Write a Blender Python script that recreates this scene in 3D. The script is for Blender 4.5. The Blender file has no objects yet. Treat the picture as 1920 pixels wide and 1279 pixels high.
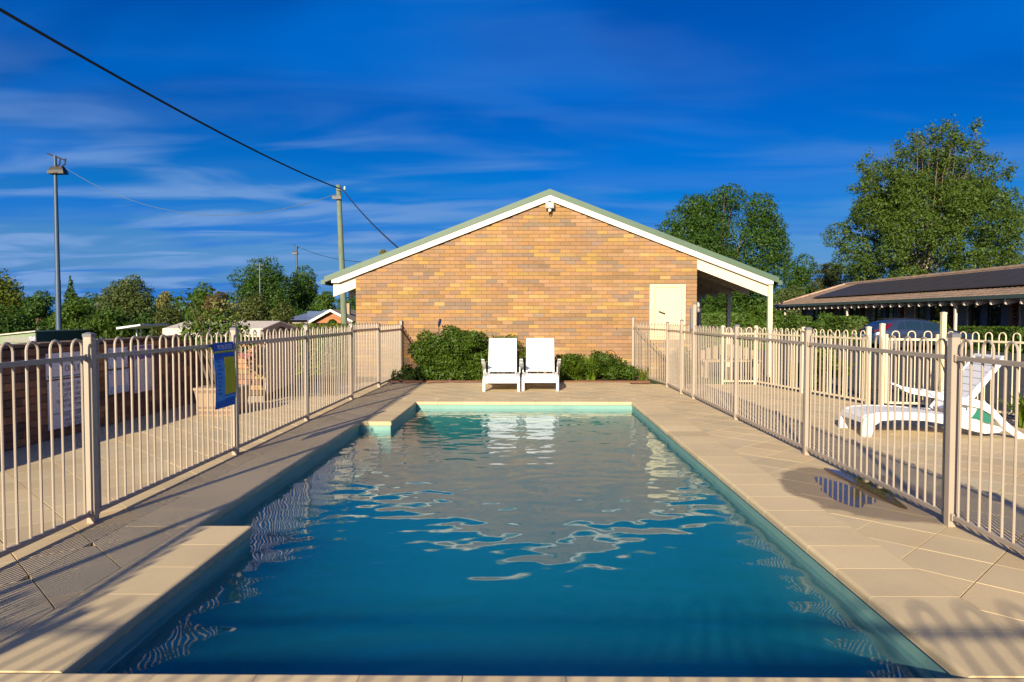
import bpy, bmesh, math, random
import numpy as np
from mathutils import Vector, Matrix

R = math.radians
sc = bpy.context.scene
col = sc.collection
rng = np.random.default_rng(7)
random.seed(7)

# ------------------------------------------------------------------ camera, sky, sun, exposure
CAM_H = 1.37
PITCH, YAW = R(2.0), R(0.6)
cam_d = bpy.data.cameras.new('camera')
cam_d.sensor_width = 36.0
cam_d.lens = 1333 / 1920 * 36
cam_d.shift_x = -13 / 1920
cam_d.clip_start = 0.02
cam_d.clip_end = 6000
cam = bpy.data.objects.new('camera', cam_d)
col.objects.link(cam)
cam.location = (0, 0, CAM_H)
cam.rotation_euler = (R(90) - PITCH, 0, YAW)
sc.camera = cam

SUN_EL, SUN_AZ = R(20.6), R(14.5)          # low sun behind the camera, a little to the left
sun_d = bpy.data.lights.new('sun', 'SUN')
sun_d.energy = 4.6
sun_d.angle = R(0.6)
sun_d.color = (1.0, 0.88, 0.68)
sun = bpy.data.objects.new('sun', sun_d)
col.objects.link(sun)
to_sun = Vector((-math.sin(SUN_AZ) * math.cos(SUN_EL), -math.cos(SUN_AZ) * math.cos(SUN_EL), math.sin(SUN_EL)))
sun.rotation_euler = to_sun.to_track_quat('Z', 'Y').to_euler()
sun.location = to_sun * 60

world = bpy.data.worlds.new('World')
sc.world = world
world.use_nodes = True
wn = world.node_tree
wn.nodes.clear()


def N(nt, typ, **kw):
    n = nt.nodes.new(typ)
    for k, v in kw.items():
        if k in n.inputs.keys() if isinstance(k, str) else False:
            n.inputs[k].default_value = v
        else:
            setattr(n, k, v)
    return n


def math_node(nt, op, a, b=None, clamp=False):
    n = nt.nodes.new('ShaderNodeMath')
    n.operation = op
    n.use_clamp = clamp
    for i, x in enumerate((a, b)):
        if x is None:
            continue
        if hasattr(x, 'node'):
            nt.links.new(x, n.inputs[i])
        else:
            n.inputs[i].default_value = x
    return n.outputs[0]


def mix_col(nt, fac, a, b, blend='MIX'):
    n = nt.nodes.new('ShaderNodeMix')
    n.data_type = 'RGBA'
    n.blend_type = blend
    for sock, x in ((n.inputs[0], fac), (n.inputs[6], a), (n.inputs[7], b)):
        if hasattr(x, 'node'):
            nt.links.new(x, sock)
        elif isinstance(x, (tuple, list)):
            sock.default_value = tuple(x) + ((1,) if len(x) == 3 else ())
        else:
            sock.default_value = x
    return n.outputs[2]


def ramp(nt, fac, stops):
    n = nt.nodes.new('ShaderNodeValToRGB')
    el = n.color_ramp.elements
    el[0].position, el[0].color = stops[0][0], tuple(stops[0][1]) + (1,)
    el[1].position, el[1].color = stops[-1][0], tuple(stops[-1][1]) + (1,)
    for p, c in stops[1:-1]:
        e = el.new(p)
        e.color = tuple(c) + (1,)
    nt.links.new(fac, n.inputs[0])
    return n.outputs[0]


sky = wn.nodes.new('ShaderNodeTexSky')
sky.sky_type = 'NISHITA'
sky.sun_disc = False
sky.sun_elevation = SUN_EL
sky.sun_rotation = R(180) + SUN_AZ
sky.altitude = 600
sky.air_density = 1.0
sky.dust_density = 3.4
sky.ozone_density = 3.0
hs = wn.nodes.new('ShaderNodeHueSaturation')
hs.inputs['Saturation'].default_value = 1.75
hs.inputs['Hue'].default_value = 0.527
hs.inputs['Value'].default_value = 0.74
wn.links.new(sky.outputs[0], hs.inputs['Color'])
blue = hs.outputs[0]
tc = wn.nodes.new('ShaderNodeTexCoord')
sep = wn.nodes.new('ShaderNodeSeparateXYZ')
wn.links.new(tc.outputs['Generated'], sep.inputs[0])
zz = math_node(wn, 'ADD', math_node(wn, 'MAXIMUM', sep.outputs[2], 0.0), 0.10)
cx = math_node(wn, 'DIVIDE', sep.outputs[0], zz)
cy = math_node(wn, 'DIVIDE', sep.outputs[1], zz)
comb = wn.nodes.new('ShaderNodeCombineXYZ')
wn.links.new(math_node(wn, 'MULTIPLY', cx, 0.42), comb.inputs[0])
wn.links.new(math_node(wn, 'MULTIPLY', cy, 0.95), comb.inputs[1])


def wnoise(scale, detail, rough, off, dist=0.0):
    mp = wn.nodes.new('ShaderNodeMapping')
    mp.inputs['Location'].default_value = off
    wn.links.new(comb.outputs[0], mp.inputs[0])
    n = wn.nodes.new('ShaderNodeTexNoise')
    n.inputs['Scale'].default_value = scale
    n.inputs['Detail'].default_value = detail
    n.inputs['Roughness'].default_value = rough
    n.inputs['Distortion'].default_value = dist
    wn.links.new(mp.outputs[0], n.inputs['Vector'])
    return n.outputs[0]


def smooth(nt, x, lo, hi):
    n = nt.nodes.new('ShaderNodeMapRange')
    n.interpolation_type = 'SMOOTHSTEP'
    n.inputs[1].default_value, n.inputs[2].default_value = lo, hi
    nt.links.new(x, n.inputs[0])
    return n.outputs[0]


veil = smooth(wn, wnoise(1.5, 4, 0.5, (3.1, 0.4, 0), 0.5), 0.45, 0.70)       # broad thin veils
wisp = smooth(wn, wnoise(2.3, 3.5, 0.5, (1.7, 5.2, 0), 0.5), 0.44, 0.68)      # thin streaks
low = smooth(wn, sep.outputs[2], 0.34, 0.06)                                   # streaks thicken towards the horizon
side = smooth(wn, sep.outputs[0], 0.35, -0.5)
dens = math_node(wn, 'ADD', math_node(wn, 'MULTIPLY', veil, 0.12),
                 math_node(wn, 'MULTIPLY', math_node(wn, 'MULTIPLY', wisp, low),
                           math_node(wn, 'ADD', math_node(wn, 'MULTIPLY', side, 0.75), 0.36)), clamp=True)
mott = smooth(wn, wnoise(1.1, 3, 0.5, (0.3, 2.2, 0), 0.6), 0.44, 0.62)
hz = smooth(wn, sep.outputs[2], 0.26, 0.0)
blue = mix_col(wn, math_node(wn, 'MULTIPLY', hz, 0.7), blue, (0.10, 1.55, 4.7))
glow = mix_col(wn, math_node(wn, 'MULTIPLY', mott, 0.6), blue, (0.0, 1.15, 4.6))
cloudy = mix_col(wn, dens, glow, (1.25, 2.4, 4.7))
bg = wn.nodes.new('ShaderNodeBackground')
bg.inputs['Strength'].default_value = 0.088
wn.links.new(cloudy, bg.inputs['Color'])
wo = wn.nodes.new('ShaderNodeOutputWorld')
wn.links.new(bg.outputs[0], wo.inputs['Surface'])

vs = sc.view_settings
vs.view_transform = 'Standard'
vs.look = 'None'
vs.gamma = 1.0
vs.use_curve_mapping = False
vs.exposure = 0.75
sc.cycles.max_bounces = 8
sc.cycles.volume_bounces = 1
sc.cycles.use_denoising = True           # colour only, so that most of the thin picket shadows survive
sc.cycles.denoising_input_passes = 'RGB'
sc.cycles.denoising_prefilter = 'NONE'
sc.cycles.denoising_quality = 'HIGH'
sc.cycles.use_adaptive_sampling = False
sc.cycles.transparent_max_bounces = 12
sc.cycles.sample_clamp_indirect = 3.0
sc.cycles.caustics_reflective = False
sc.cycles.caustics_refractive = False

# ------------------------------------------------------------------ measuring helper: a photo direction at a known distance gives metres
_F = Vector((-math.sin(YAW) * math.cos(PITCH), math.cos(YAW) * math.cos(PITCH), -math.sin(PITCH)))
_Rt = Vector((math.cos(YAW), math.sin(YAW), 0))
_U = _Rt.cross(_F)


def at(u, v, Y):
    d = _F + _Rt * ((u - 973) / 1333) - _U * ((v - 639.5) / 1333)
    t = Y / d.y
    return Vector((0, 0, CAM_H)) + d * t


# ------------------------------------------------------------------ mesh helpers
class MB:
    def __init__(self):
        self.v, self.f = [], []

    def add(self, verts, faces):
        o = len(self.v)
        self.v += [tuple(p) for p in verts]
        self.f += [tuple(i + o for i in f) for f in faces]
        return self

    def box(self, x0, x1, y0, y1, z0, z1, M=None):
        vs = [(x, y, z) for z in (z0, z1) for y in (y0, y1) for x in (x0, x1)]
        if M is not None:
            vs = [M @ Vector(p) for p in vs]
        return self.add(vs, [(0, 2, 3, 1), (4, 5, 7, 6), (0, 1, 5, 4), (2, 6, 7, 3), (0, 4, 6, 2), (1, 3, 7, 5)])

    def cbox(self, x0, x1, y0, y1, z0, z1, c, M=None):
        """box with its upper and vertical edges chamfered by c"""
        rings = []
        for z, k in ((z0, 0), (z1 - c, 0), (z1, 1)):
            i = c * k
            rings.append([(x0 + c, y0 + i, z), (x1 - c, y0 + i, z), (x1 - i, y0 + c, z), (x1 - i, y1 - c, z),
                          (x1 - c, y1 - i, z), (x0 + c, y1 - i, z), (x0 + i, y1 - c, z), (x0 + i, y0 + c, z)])
        vs = [p for r in rings for p in r]
        if M is not None:
            vs = [M @ Vector(p) for p in vs]
        fs = [tuple(range(7, -1, -1)), tuple(range(16, 24))]
        for r in range(2):
            for i in range(8):
                j = (i + 1) % 8
                fs.append((r * 8 + i, r * 8 + j, r * 8 + 8 + j, r * 8 + 8 + i))
        return self.add(vs, fs)

    def prism(self, poly, d, axis='y', M=None):
        """polygon in a plane swept from -d/2 to d/2; axis y: (x,z) polygon, x: (y,z), z: (x,y)"""
        n = len(poly)
        mk = {'y': lambda a, b, t: (a, t, b), 'x': lambda a, b, t: (t, a, b), 'z': lambda a, b, t: (a, b, t)}[axis]
        d0, d1 = (-d / 2, d / 2) if not isinstance(d, tuple) else d
        vs = [mk(a, b, d0) for a, b in poly] + [mk(a, b, d1) for a, b in poly]
        if M is not None:
            vs = [M @ Vector(p) for p in vs]
        fs = [tuple(range(n)), tuple(range(2 * n - 1, n - 1, -1))]
        fs += [(i, (i + 1) % n, n + (i + 1) % n, n + i) for i in range(n)]
        return self.add(vs, fs)

    def tube(self, path, rad, n=8, caps=True):
        path = [Vector(p) for p in path]
        if not hasattr(rad, '__len__'):
            rad = [rad] * len(path)
        o = len(self.v)
        up = None
        for i, p in enumerate(path):
            t = (path[min(i + 1, len(path) - 1)] - path[max(i - 1, 0)]).normalized()
            if up is None:
                a = Vector((1, 0, 0)) if abs(t.x) < 0.8 else Vector((0, 1, 0))
                up = (a - t * a.dot(t)).normalized()
            else:
                up = (up - t * up.dot(t)).normalized()
            b = t.cross(up)
            for k in range(n):
                an = 2 * math.pi * k / n
                self.v.append(tuple(p + (up * math.cos(an) + b * math.sin(an)) * rad[i]))
        for i in range(len(path) - 1):
            for k in range(n):
                k2 = (k + 1) % n
                self.f.append((o + i * n + k, o + i * n + k2, o + (i + 1) * n + k2, o + (i + 1) * n + k))
        if caps:
            self.f.append(tuple(o + k for k in range(n - 1, -1, -1)))
            self.f.append(tuple(o + (len(path) - 1) * n + k for k in range(n)))
        return self

    def lathe(self, prof, n=16, M=None):
        o = len(self.v)
        for r, z in prof:
            for k in range(n):
                a = 2 * math.pi * k / n
                p = Vector((r * math.cos(a), r * math.sin(a), z))
                self.v.append(tuple(M @ p if M is not None else p))
        for i in range(len(prof) - 1):
            for k in range(n):
                k2 = (k + 1) % n
                self.f.append((o + i * n + k, o + i * n + k2, o + (i + 1) * n + k2, o + (i + 1) * n + k))
        self.f.append(tuple(o + k for k in range(n - 1, -1, -1)))
        self.f.append(tuple(o + (len(prof) - 1) * n + k for k in range(n)))
        return self

    def mesh(self, name, mat=None, smooth=False, fix=True):
        me = bpy.data.meshes.new(name)
        me.from_pydata(self.v, [], self.f)
        if fix:
            bm = bmesh.new()
            bm.from_mesh(me)
            bmesh.ops.recalc_face_normals(bm, faces=bm.faces)
            bm.to_mesh(me)
            bm.free()
        if smooth:
            me.polygons.foreach_set('use_smooth', [True] * len(me.polygons))
            me.set_sharp_from_angle(angle=R(40))
        if mat is not None:
            me.materials.append(mat)
        me.update()
        return me

    def build(self, name, mat, parent=None, smooth=False, loc=None, rotz=0.0):
        return link(name, self.mesh(name, mat, smooth), parent, loc, rotz)


def link(name, data, parent=None, loc=None, rotz=0.0):
    o = bpy.data.objects.new(name, data)
    col.objects.link(o)
    if parent is not None:
        o.parent = parent
    if loc is not None:
        o.location = loc
    o.rotation_euler = (0, 0, rotz)
    return o


def tag(o, label=None, cat=None, group=None, kind=None):
    if label:
        o['label'] = label
    if cat:
        o['category'] = cat
    if group:
        o['group'] = group
    if kind:
        o['kind'] = kind
    return o


def thing(name, label, cat, loc=(0, 0, 0), rotz=0.0, group=None):
    return tag(link(name, None, None, loc, rotz), label, cat, group)


def copy_tree(o, parent=None):
    c = o.copy()
    col.objects.link(c)
    if parent is not None:
        c.parent = parent
    for ch in [x for x in kids.get(o.name, [])]:
        copy_tree(ch, c)
    return c


kids = {}


def index_kids(root):
    kids[root.name] = list(root.children)
    for c in root.children:
        index_kids(c)


# ------------------------------------------------------------------ materials
def mat(name, c, rough=0.6, var=0.12, scale=6.0, bump=0.0, bscale=60.0, metal=0.0, spec=0.5, dirt=None, coat=0.0, stretch=None, hue=0.0):
    m = bpy.data.materials.new(name)
    m.use_nodes = True
    nt = m.node_tree
    b = nt.nodes['Principled BSDF']
    b.inputs['Roughness'].default_value = rough
    b.inputs['Metallic'].default_value = metal
    b.inputs['Specular IOR Level'].default_value = spec
    b.inputs['Coat Weight'].default_value = coat
    t = nt.nodes.new('ShaderNodeTexCoord')
    vec = t.outputs['Object']
    if stretch:
        mp = nt.nodes.new('ShaderNodeMapping')
        mp.inputs['Scale'].default_value = stretch
        nt.links.new(vec, mp.inputs[0])
        vec = mp.outputs[0]
    n = nt.nodes.new('ShaderNodeTexNoise')
    n.inputs['Scale'].default_value = scale
    n.inputs['Detail'].default_value = 6
    n.inputs['Roughness'].default_value = 0.6
    nt.links.new(vec, n.inputs['Vector'])
    lo = tuple(x * (1 - var) for x in c)
    hi = tuple(min(1, x * (1 + var)) for x in c)
    cc = ramp(nt, n.outputs[0], [(0.3, lo), (0.7, hi)])
    if dirt:
        d = nt.nodes.new('ShaderNodeTexNoise')
        d.inputs['Scale'].default_value = dirt[1]
        d.inputs['Detail'].default_value = 8
        d.inputs['Roughness'].default_value = 0.7
        nt.links.new(vec, d.inputs['Vector'])
        cc = mix_col(nt, math_node(nt, 'MULTIPLY', smooth(nt, d.outputs[0], 0.5, 0.72), dirt[2]), cc, dirt[0])
    nt.links.new(cc, b.inputs['Base Color'])
    if bump:
        bn = nt.nodes.new('ShaderNodeTexNoise')
        bn.inputs['Scale'].default_value = bscale
        bn.inputs['Detail'].default_value = 5
        nt.links.new(vec, bn.inputs['Vector'])
        bp = nt.nodes.new('ShaderNodeBump')
        bp.inputs['Strength'].default_value = bump
        bp.inputs['Distance'].default_value = 0.01
        nt.links.new(bn.outputs[0], bp.inputs['Height'])
        nt.links.new(bp.outputs[0], b.inputs['Normal'])
    m['out'] = 0
    return m


def tint_mat(name, source, rough=0.85, bump=0.35, bscale=90.0, grain=0.18, gscale=40.0, extra=None):
    """material coloured by the piece: object colour for single pieces, 'tint' attribute for joined ones"""
    m = bpy.data.materials.new(name)
    m.use_nodes = True
    nt = m.node_tree
    b = nt.nodes['Principled BSDF']
    b.inputs['Roughness'].default_value = rough
    b.inputs['Specular IOR Level'].default_value = 0.3
    if source == 'object':
        c = nt.nodes.new('ShaderNodeObjectInfo').outputs['Color']
    else:
        a = nt.nodes.new('ShaderNodeAttribute')
        a.attribute_name = 'tint'
        c = a.outputs['Color']
    g = nt.nodes.new('ShaderNodeNewGeometry')
    n = nt.nodes.new('ShaderNodeTexNoise')
    n.inputs['Scale'].default_value = gscale
    n.inputs['Detail'].default_value = 6
    n.inputs['Roughness'].default_value = 0.65
    nt.links.new(g.outputs['Position'], n.inputs['Vector'])
    n2 = nt.nodes.new('ShaderNodeTexNoise')
    n2.inputs['Scale'].default_value = 1.3
    n2.inputs['Detail'].default_value = 5
    nt.links.new(g.outputs['Position'], n2.inputs['Vector'])
    k = math_node(nt, 'ADD', math_node(nt, 'MULTIPLY', math_node(nt, 'SUBTRACT', n.outputs[0], 0.5), grain * 2),
                  math_node(nt, 'MULTIPLY', math_node(nt, 'SUBTRACT', n2.outputs[0], 0.5), 0.35))
    k = math_node(nt, 'ADD', k, 1.0)
    mul = nt.nodes.new('ShaderNodeVectorMath')
    mul.operation = 'SCALE'
    nt.links.new(c, mul.inputs[0])
    nt.links.new(k, mul.inputs['Scale'])
    out = mul.outputs[0]
    if extra:
        out = extra(nt, b, out, g.outputs['Position'])
    nt.links.new(out, b.inputs['Base Color'])
    bn = nt.nodes.new('ShaderNodeTexNoise')
    bn.inputs['Scale'].default_value = bscale
    bn.inputs['Detail'].default_value = 4
    nt.links.new(g.outputs['Position'], bn.inputs['Vector'])
    bp = nt.nodes.new('ShaderNodeBump')
    bp.inputs['Strength'].default_value = bump
    bp.inputs['Distance'].default_value = 0.004
    nt.links.new(bn.outputs[0], bp.inputs['Height'])
    nt.links.new(bp.outputs[0], b.inputs['Normal'])
    return m


def puddle_stain(nt, b, c, pos):
    """damp patch round the puddle by the right-hand fence, and general weathering of the concrete"""
    mp = nt.nodes.new('ShaderNodeMapping')
    mp.inputs['Location'].default_value = (-2.62, -5.55, 0)
    nt.links.new(pos, mp.inputs[0])
    mp2 = nt.nodes.new('ShaderNodeMapping')
    mp2.inputs['Scale'].default_value = (1 / 0.57, 1 / 0.88, 0)
    nt.links.new(mp.outputs[0], mp2.inputs[0])
    ln = nt.nodes.new('ShaderNodeVectorMath')
    ln.operation = 'LENGTH'
    nt.links.new(mp2.outputs[0], ln.inputs[0])
    nz = nt.nodes.new('ShaderNodeTexNoise')
    nz.inputs['Scale'].default_value = 3.0
    nz.inputs['Detail'].default_value = 4
    nt.links.new(pos, nz.inputs['Vector'])
    r = math_node(nt, 'ADD', ln.outputs['Value'], math_node(nt, 'MULTIPLY', math_node(nt, 'SUBTRACT', nz.outputs[0], 0.5), 0.55))
    wet = smooth(nt, r, 1.03, 0.90)
    mr = nt.nodes.new('ShaderNodeMapRange')
    nt.links.new(wet, mr.inputs[0])
    mr.inputs[3].default_value, mr.inputs[4].default_value = 0.85, 0.5
    nt.links.new(mr.outputs[0], b.inputs['Roughness'])
    st = nt.nodes.new('ShaderNodeTexNoise')
    st.inputs['Scale'].default_value = 0.9
    st.inputs['Detail'].default_value = 9
    st.inputs['Roughness'].default_value = 0.72
    nt.links.new(pos, st.inputs['Vector'])
    pit = nt.nodes.new('ShaderNodeTexVoronoi')
    pit.inputs['Scale'].default_value = 28
    nt.links.new(pos, pit.inputs['Vector'])
    pits = smooth(nt, pit.outputs['Distance'], 0.10, 0.04)
    c = mix_col(nt, math_node(nt, 'MULTIPLY', smooth(nt, st.outputs[0], 0.48, 0.75), 0.22), c, (0.30, 0.235, 0.15))
    c = mix_col(nt, math_node(nt, 'MULTIPLY', pits, 0.3), c, (0.16, 0.12, 0.08))
    return mix_col(nt, math_node(nt, 'MULTIPLY', wet, 0.80), c, (0.20, 0.145, 0.088))


def leaf_mat(name, dark, light, trans=0.25, clump=0.6, rough=0.55):
    m = bpy.data.materials.new(name)
    m.use_nodes = True
    nt = m.node_tree
    b = nt.nodes['Principled BSDF']
    b.inputs['Roughness'].default_value = rough
    b.inputs['Specular IOR Level'].default_value = 0.35
    g = nt.nodes.new('ShaderNodeNewGeometry')
    t = nt.nodes.new('ShaderNodeTexCoord')
    n = nt.nodes.new('ShaderNodeTexNoise')
    n.inputs['Scale'].default_value = clump
    n.inputs['Detail'].default_value = 3
    nt.links.new(t.outputs['Object'], n.inputs['Vector'])
    f = math_node(nt, 'ADD', math_node(nt, 'MULTIPLY', g.outputs['Random Per Island'], 0.55),
                  math_node(nt, 'MULTIPLY', n.outputs[0], 0.5), clamp=True)
    c = mix_col(nt, f, dark, light)
    nt.links.new(c, b.inputs['Base Color'])
    tr = nt.nodes.new('ShaderNodeBsdfTranslucent')
    nt.links.new(mix_col(nt, 1.0, c, (1.3, 1.25, 0.5), 'MULTIPLY'), tr.inputs['Color'])
    mx = nt.nodes.new('ShaderNodeMixShader')
    mx.inputs[0].default_value = trans
    out = nt.nodes['Material Output']
    nt.links.new(b.outputs[0], mx.inputs[1])
    nt.links.new(tr.outputs[0], mx.inputs[2])
    nt.links.new(mx.outputs[0], out.inputs['Surface'])
    return m


def glass_mat(name, c, rough=0.03):
    return mat(name, c, rough=rough, var=0.05, spec=0.8)


M = {}
M['fence'] = mat('fence_paint', (0.40, 0.33, 0.255), 0.42, 0.05, 3, dirt=((0.40, 0.30, 0.21), 5, 0.25))
M['fence_yard'] = mat('yard_fence_paint', (0.72, 0.61, 0.40), 0.42, 0.05, 3, dirt=((0.45, 0.36, 0.22), 5, 0.25))
M['cap'] = mat('post_cap', (0.16, 0.16, 0.17), 0.45, 0.1)
M['white_plastic'] = mat('white_resin', (0.78, 0.78, 0.77), 0.38, 0.02, 3, dirt=((0.55, 0.54, 0.50), 9, 0.25))
M['green_plastic'] = mat('green_resin', (0.02, 0.17, 0.12), 0.4, 0.05)
M['cream'] = mat('cream_paint', (0.74, 0.62, 0.45), 0.5, 0.04, 2.5, bump=0.05, dirt=((0.5, 0.38, 0.24), 4, 0.18))
M['barge'] = mat('barge_board_paint', (0.80, 0.74, 0.62), 0.5, 0.03, 2.5, dirt=((0.55, 0.45, 0.3), 3, 0.15))
M['door'] = mat('door_paint', (0.80, 0.66, 0.36), 0.5, 0.03, 2, dirt=((0.6, 0.48, 0.28), 6, 0.2))
M['roof_green'] = mat('green_steel_roof', (0.08, 0.135, 0.085), 0.5, 0.06, 2, dirt=((0.14, 0.17, 0.12), 6, 0.3))
M['soffit'] = mat('soffit_board', (0.50, 0.41, 0.31), 0.7, 0.06)
M['mortar'] = mat('mortar', (0.20, 0.125, 0.07), 0.95, 0.2, 20, bump=0.3)
M['mortar_dark'] = mat('dark_mortar', (0.07, 0.05, 0.04), 0.95, 0.2, 20, bump=0.3)
M['brick'] = tint_mat('brick_face', 'object')
M['brick_mass'] = tint_mat('brick_face_joined', 'tint')
M['paver'] = tint_mat('concrete_paver', 'object', bump=0.16, bscale=110, grain=0.06, gscale=60, extra=puddle_stain)
M['paver_mass'] = tint_mat('concrete_paver_joined', 'tint', bump=0.16, bscale=110, grain=0.06, gscale=60, extra=puddle_stain)
M['joint'] = mat('paver_joint_sand', (0.03, 0.022, 0.014), 0.95, 0.3, 12, bump=0.4)
M['pool_wall'] = mat('pool_lining', (0.20, 0.38, 0.32), 0.6, 0.06, 1.5, dirt=((0.11, 0.24, 0.20), 2.5, 0.5))
M['pool_deep'] = mat('pool_wall_lining', (0.15, 0.25, 0.235), 0.6, 0.1, 1.5)
M['pool_floor'] = mat('pool_floor_lining', (0.25, 0.42, 0.46), 0.6, 0.15, 0.8)
M['asphalt'] = mat('asphalt', (0.055, 0.052, 0.05), 0.9, 0.25, 1.5, bump=0.5, bscale=150, dirt=((0.1, 0.09, 0.08), 0.7, 0.35))
M['grass'] = mat('grass_ground', (0.07, 0.10, 0.025), 0.9, 0.4, 0.6, bump=0.6, bscale=12, dirt=((0.16, 0.12, 0.06), 0.25, 0.4))
M['soil'] = mat('garden_soil', (0.06, 0.035, 0.02), 0.95, 0.4, 18, bump=0.8, bscale=40)
M['timber_edge'] = mat('timber_edging', (0.17, 0.075, 0.04), 0.85, 0.3, 10, bump=0.3, stretch=(1, 8, 8))
M['pole_wood'] = mat('treated_pole_wood', (0.15, 0.19, 0.125), 0.85, 0.35, 14, bump=0.5, bscale=30, stretch=(3, 3, 0.25), dirt=((0.11, 0.12, 0.08), 10, 0.6))
M['steel_pole'] = mat('galvanised_pole', (0.055, 0.09, 0.145), 0.5, 0.08, 3, metal=0.2)
M['lamp_dark'] = mat('lamp_housing', (0.03, 0.025, 0.022), 0.5, 0.15)
M['lens'] = mat('lamp_lens', (0.62, 0.60, 0.50), 0.15, 0.05)
M['grey_metal'] = mat('grey_housing', (0.36, 0.33, 0.32), 0.45, 0.06)
M['black'] = mat('black_plastic', (0.015, 0.015, 0.017), 0.45, 0.1)
M['cable'] = mat('black_cable', (0.012, 0.012, 0.012), 0.6, 0.1)
M['wire'] = mat('pale_wire', (0.10, 0.13, 0.16), 0.5, 0.1)
M['shed_green'] = mat('green_cladding', (0.21, 0.27, 0.16), 0.6, 0.06)
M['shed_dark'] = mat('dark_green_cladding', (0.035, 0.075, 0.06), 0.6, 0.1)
M['roller'] = mat('roller_door', (0.26, 0.26, 0.21), 0.5, 0.08)
M['shed_roof'] = mat('pale_sheet_roof', (0.66, 0.56, 0.44), 0.55, 0.05, 3, dirt=((0.45, 0.36, 0.27), 4, 0.3))
M['shed_trim'] = mat('grey_brown_trim', (0.25, 0.195, 0.16), 0.6, 0.08)
M['beige_sheet'] = mat('beige_sheet', (0.56, 0.43, 0.32), 0.6, 0.05, 2, dirt=((0.40, 0.29, 0.2), 3, 0.3))
M['planter'] = mat('planter_concrete', (0.36, 0.25, 0.15), 0.85, 0.08, 10, bump=0.2)
M['planter_band'] = mat('planter_band', (0.24, 0.15, 0.11), 0.85, 0.1, 10)
M['sign_white'] = mat('sign_board', (0.66, 0.66, 0.72), 0.4, 0.02)
M['sign_pale'] = mat('sign_board_pale', (0.56, 0.62, 0.80), 0.4, 0.02)
M['ink'] = mat('sign_ink', (0.03, 0.035, 0.06), 0.5, 0.02)
M['teal_ink'] = mat('sign_teal', (0.02, 0.16, 0.22), 0.5, 0.02)
M['sign_blue'] = mat('sign_blue', (0.010, 0.13, 0.50), 0.7, 0.04, spec=0.12)
M['sign_mid'] = mat('sign_mid_blue', (0.10, 0.38, 0.72), 0.7, 0.04, spec=0.12)
M['sign_yellow'] = mat('sign_yellow', (0.72, 0.55, 0.03), 0.7, 0.08, spec=0.12)
M['sign_deep'] = mat('sign_deep_blue', (0.03, 0.035, 0.36), 0.4, 0.03)
M['sign_sky'] = mat('sign_sky_blue', (0.22, 0.45, 0.80), 0.4, 0.03)
M['red'] = mat('sign_red', (0.45, 0.03, 0.04), 0.4, 0.03)
M['orange_wall'] = mat('orange_brick_house', (0.42, 0.17, 0.07), 0.9, 0.1, 6)
M['house_roof'] = mat('blue_house_roof', (0.02, 0.06, 0.16), 0.35, 0.15)
M['slate_roof'] = mat('slate_house_roof', (0.16, 0.19, 0.27), 0.5, 0.1)
M['tan_roof'] = mat('tan_roof', (0.36, 0.26, 0.16), 0.8, 0.12)
M['tile'] = mat('terracotta_roof_tile', (0.36, 0.245, 0.16), 0.8, 0.25, 2.2, dirt=((0.20, 0.12, 0.08), 3, 0.5))
M['solar'] = mat('solar_cell', (0.055, 0.046, 0.036), 0.5, 0.12, 1.2, spec=0.15)
M['solar_frame'] = mat('solar_frame', (0.05, 0.05, 0.055), 0.4, 0.05)
M['gutter'] = mat('gutter_green', (0.07, 0.10, 0.085), 0.45, 0.1)
M['motel_trim'] = mat('motel_trim', (0.74, 0.62, 0.50), 0.55, 0.05)
M['glass'] = glass_mat('window_glass', (0.015, 0.02, 0.03))
M['curtain'] = mat('window_curtain', (0.16, 0.18, 0.24), 0.7, 0.1)
M['panel_blue'] = mat('blue_grey_panel', (0.16, 0.20, 0.24), 0.6, 0.06)
M['motel_door'] = mat('motel_door', (0.30, 0.24, 0.21), 0.6, 0.06)
M['car'] = mat('grey_blue_paint', (0.032, 0.05, 0.105), 0.3, 0.02, metal=0.35, coat=0.6)
M['car_glass'] = glass_mat('car_glass', (0.012, 0.03, 0.05), 0.02)
M['tyre'] = mat('tyre_rubber', (0.018, 0.018, 0.018), 0.85, 0.1)
M['rim'] = mat('alloy_rim', (0.5, 0.5, 0.52), 0.3, 0.03, metal=0.9)
M['tail_red'] = mat('tail_lamp_red', (0.13, 0.004, 0.014), 0.15, 0.03)
M['trunk'] = mat('bark', (0.14, 0.10, 0.07), 0.95, 0.3, 8, bump=0.7, bscale=18, stretch=(2, 2, 0.4))
M['pale_trunk'] = mat('pale_bark', (0.36, 0.32, 0.25), 0.95, 0.25, 8, bump=0.5, bscale=18, stretch=(2, 2, 0.4))
M['navy'] = mat('navy_gloss', (0.004, 0.018, 0.07), 0.15, 0.05)
M['hoop'] = mat('rusty_wire', (0.12, 0.05, 0.03), 0.7, 0.2)
M['hose'] = mat('brown_hose', (0.13, 0.06, 0.045), 0.6, 0.2)
M['chrome'] = mat('door_handle_metal', (0.08, 0.07, 0.06), 0.35, 0.05, metal=0.8)
M['lf_bush'] = leaf_mat('bush_leaf', (0.022, 0.058, 0.004), (0.085, 0.150, 0.008), 0.25, 3.0)
M['lf_strap'] = leaf_mat('strap_leaf', (0.0594, 0.1201, 0.0063), (0.2019, 0.273, 0.0189), 0.25, 2.0)
M['lf_dark'] = leaf_mat('dark_leaf', (0.016, 0.048, 0.004), (0.062, 0.130, 0.010), 0.22, 0.5)
M['lf_mid'] = leaf_mat('mid_leaf', (0.030, 0.075, 0.005), (0.095, 0.165, 0.012), 0.25, 0.5)
M['lf_yellow'] = leaf_mat('yellow_green_leaf', (0.055, 0.085, 0.005), (0.155, 0.190, 0.013), 0.25, 0.5)
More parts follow.
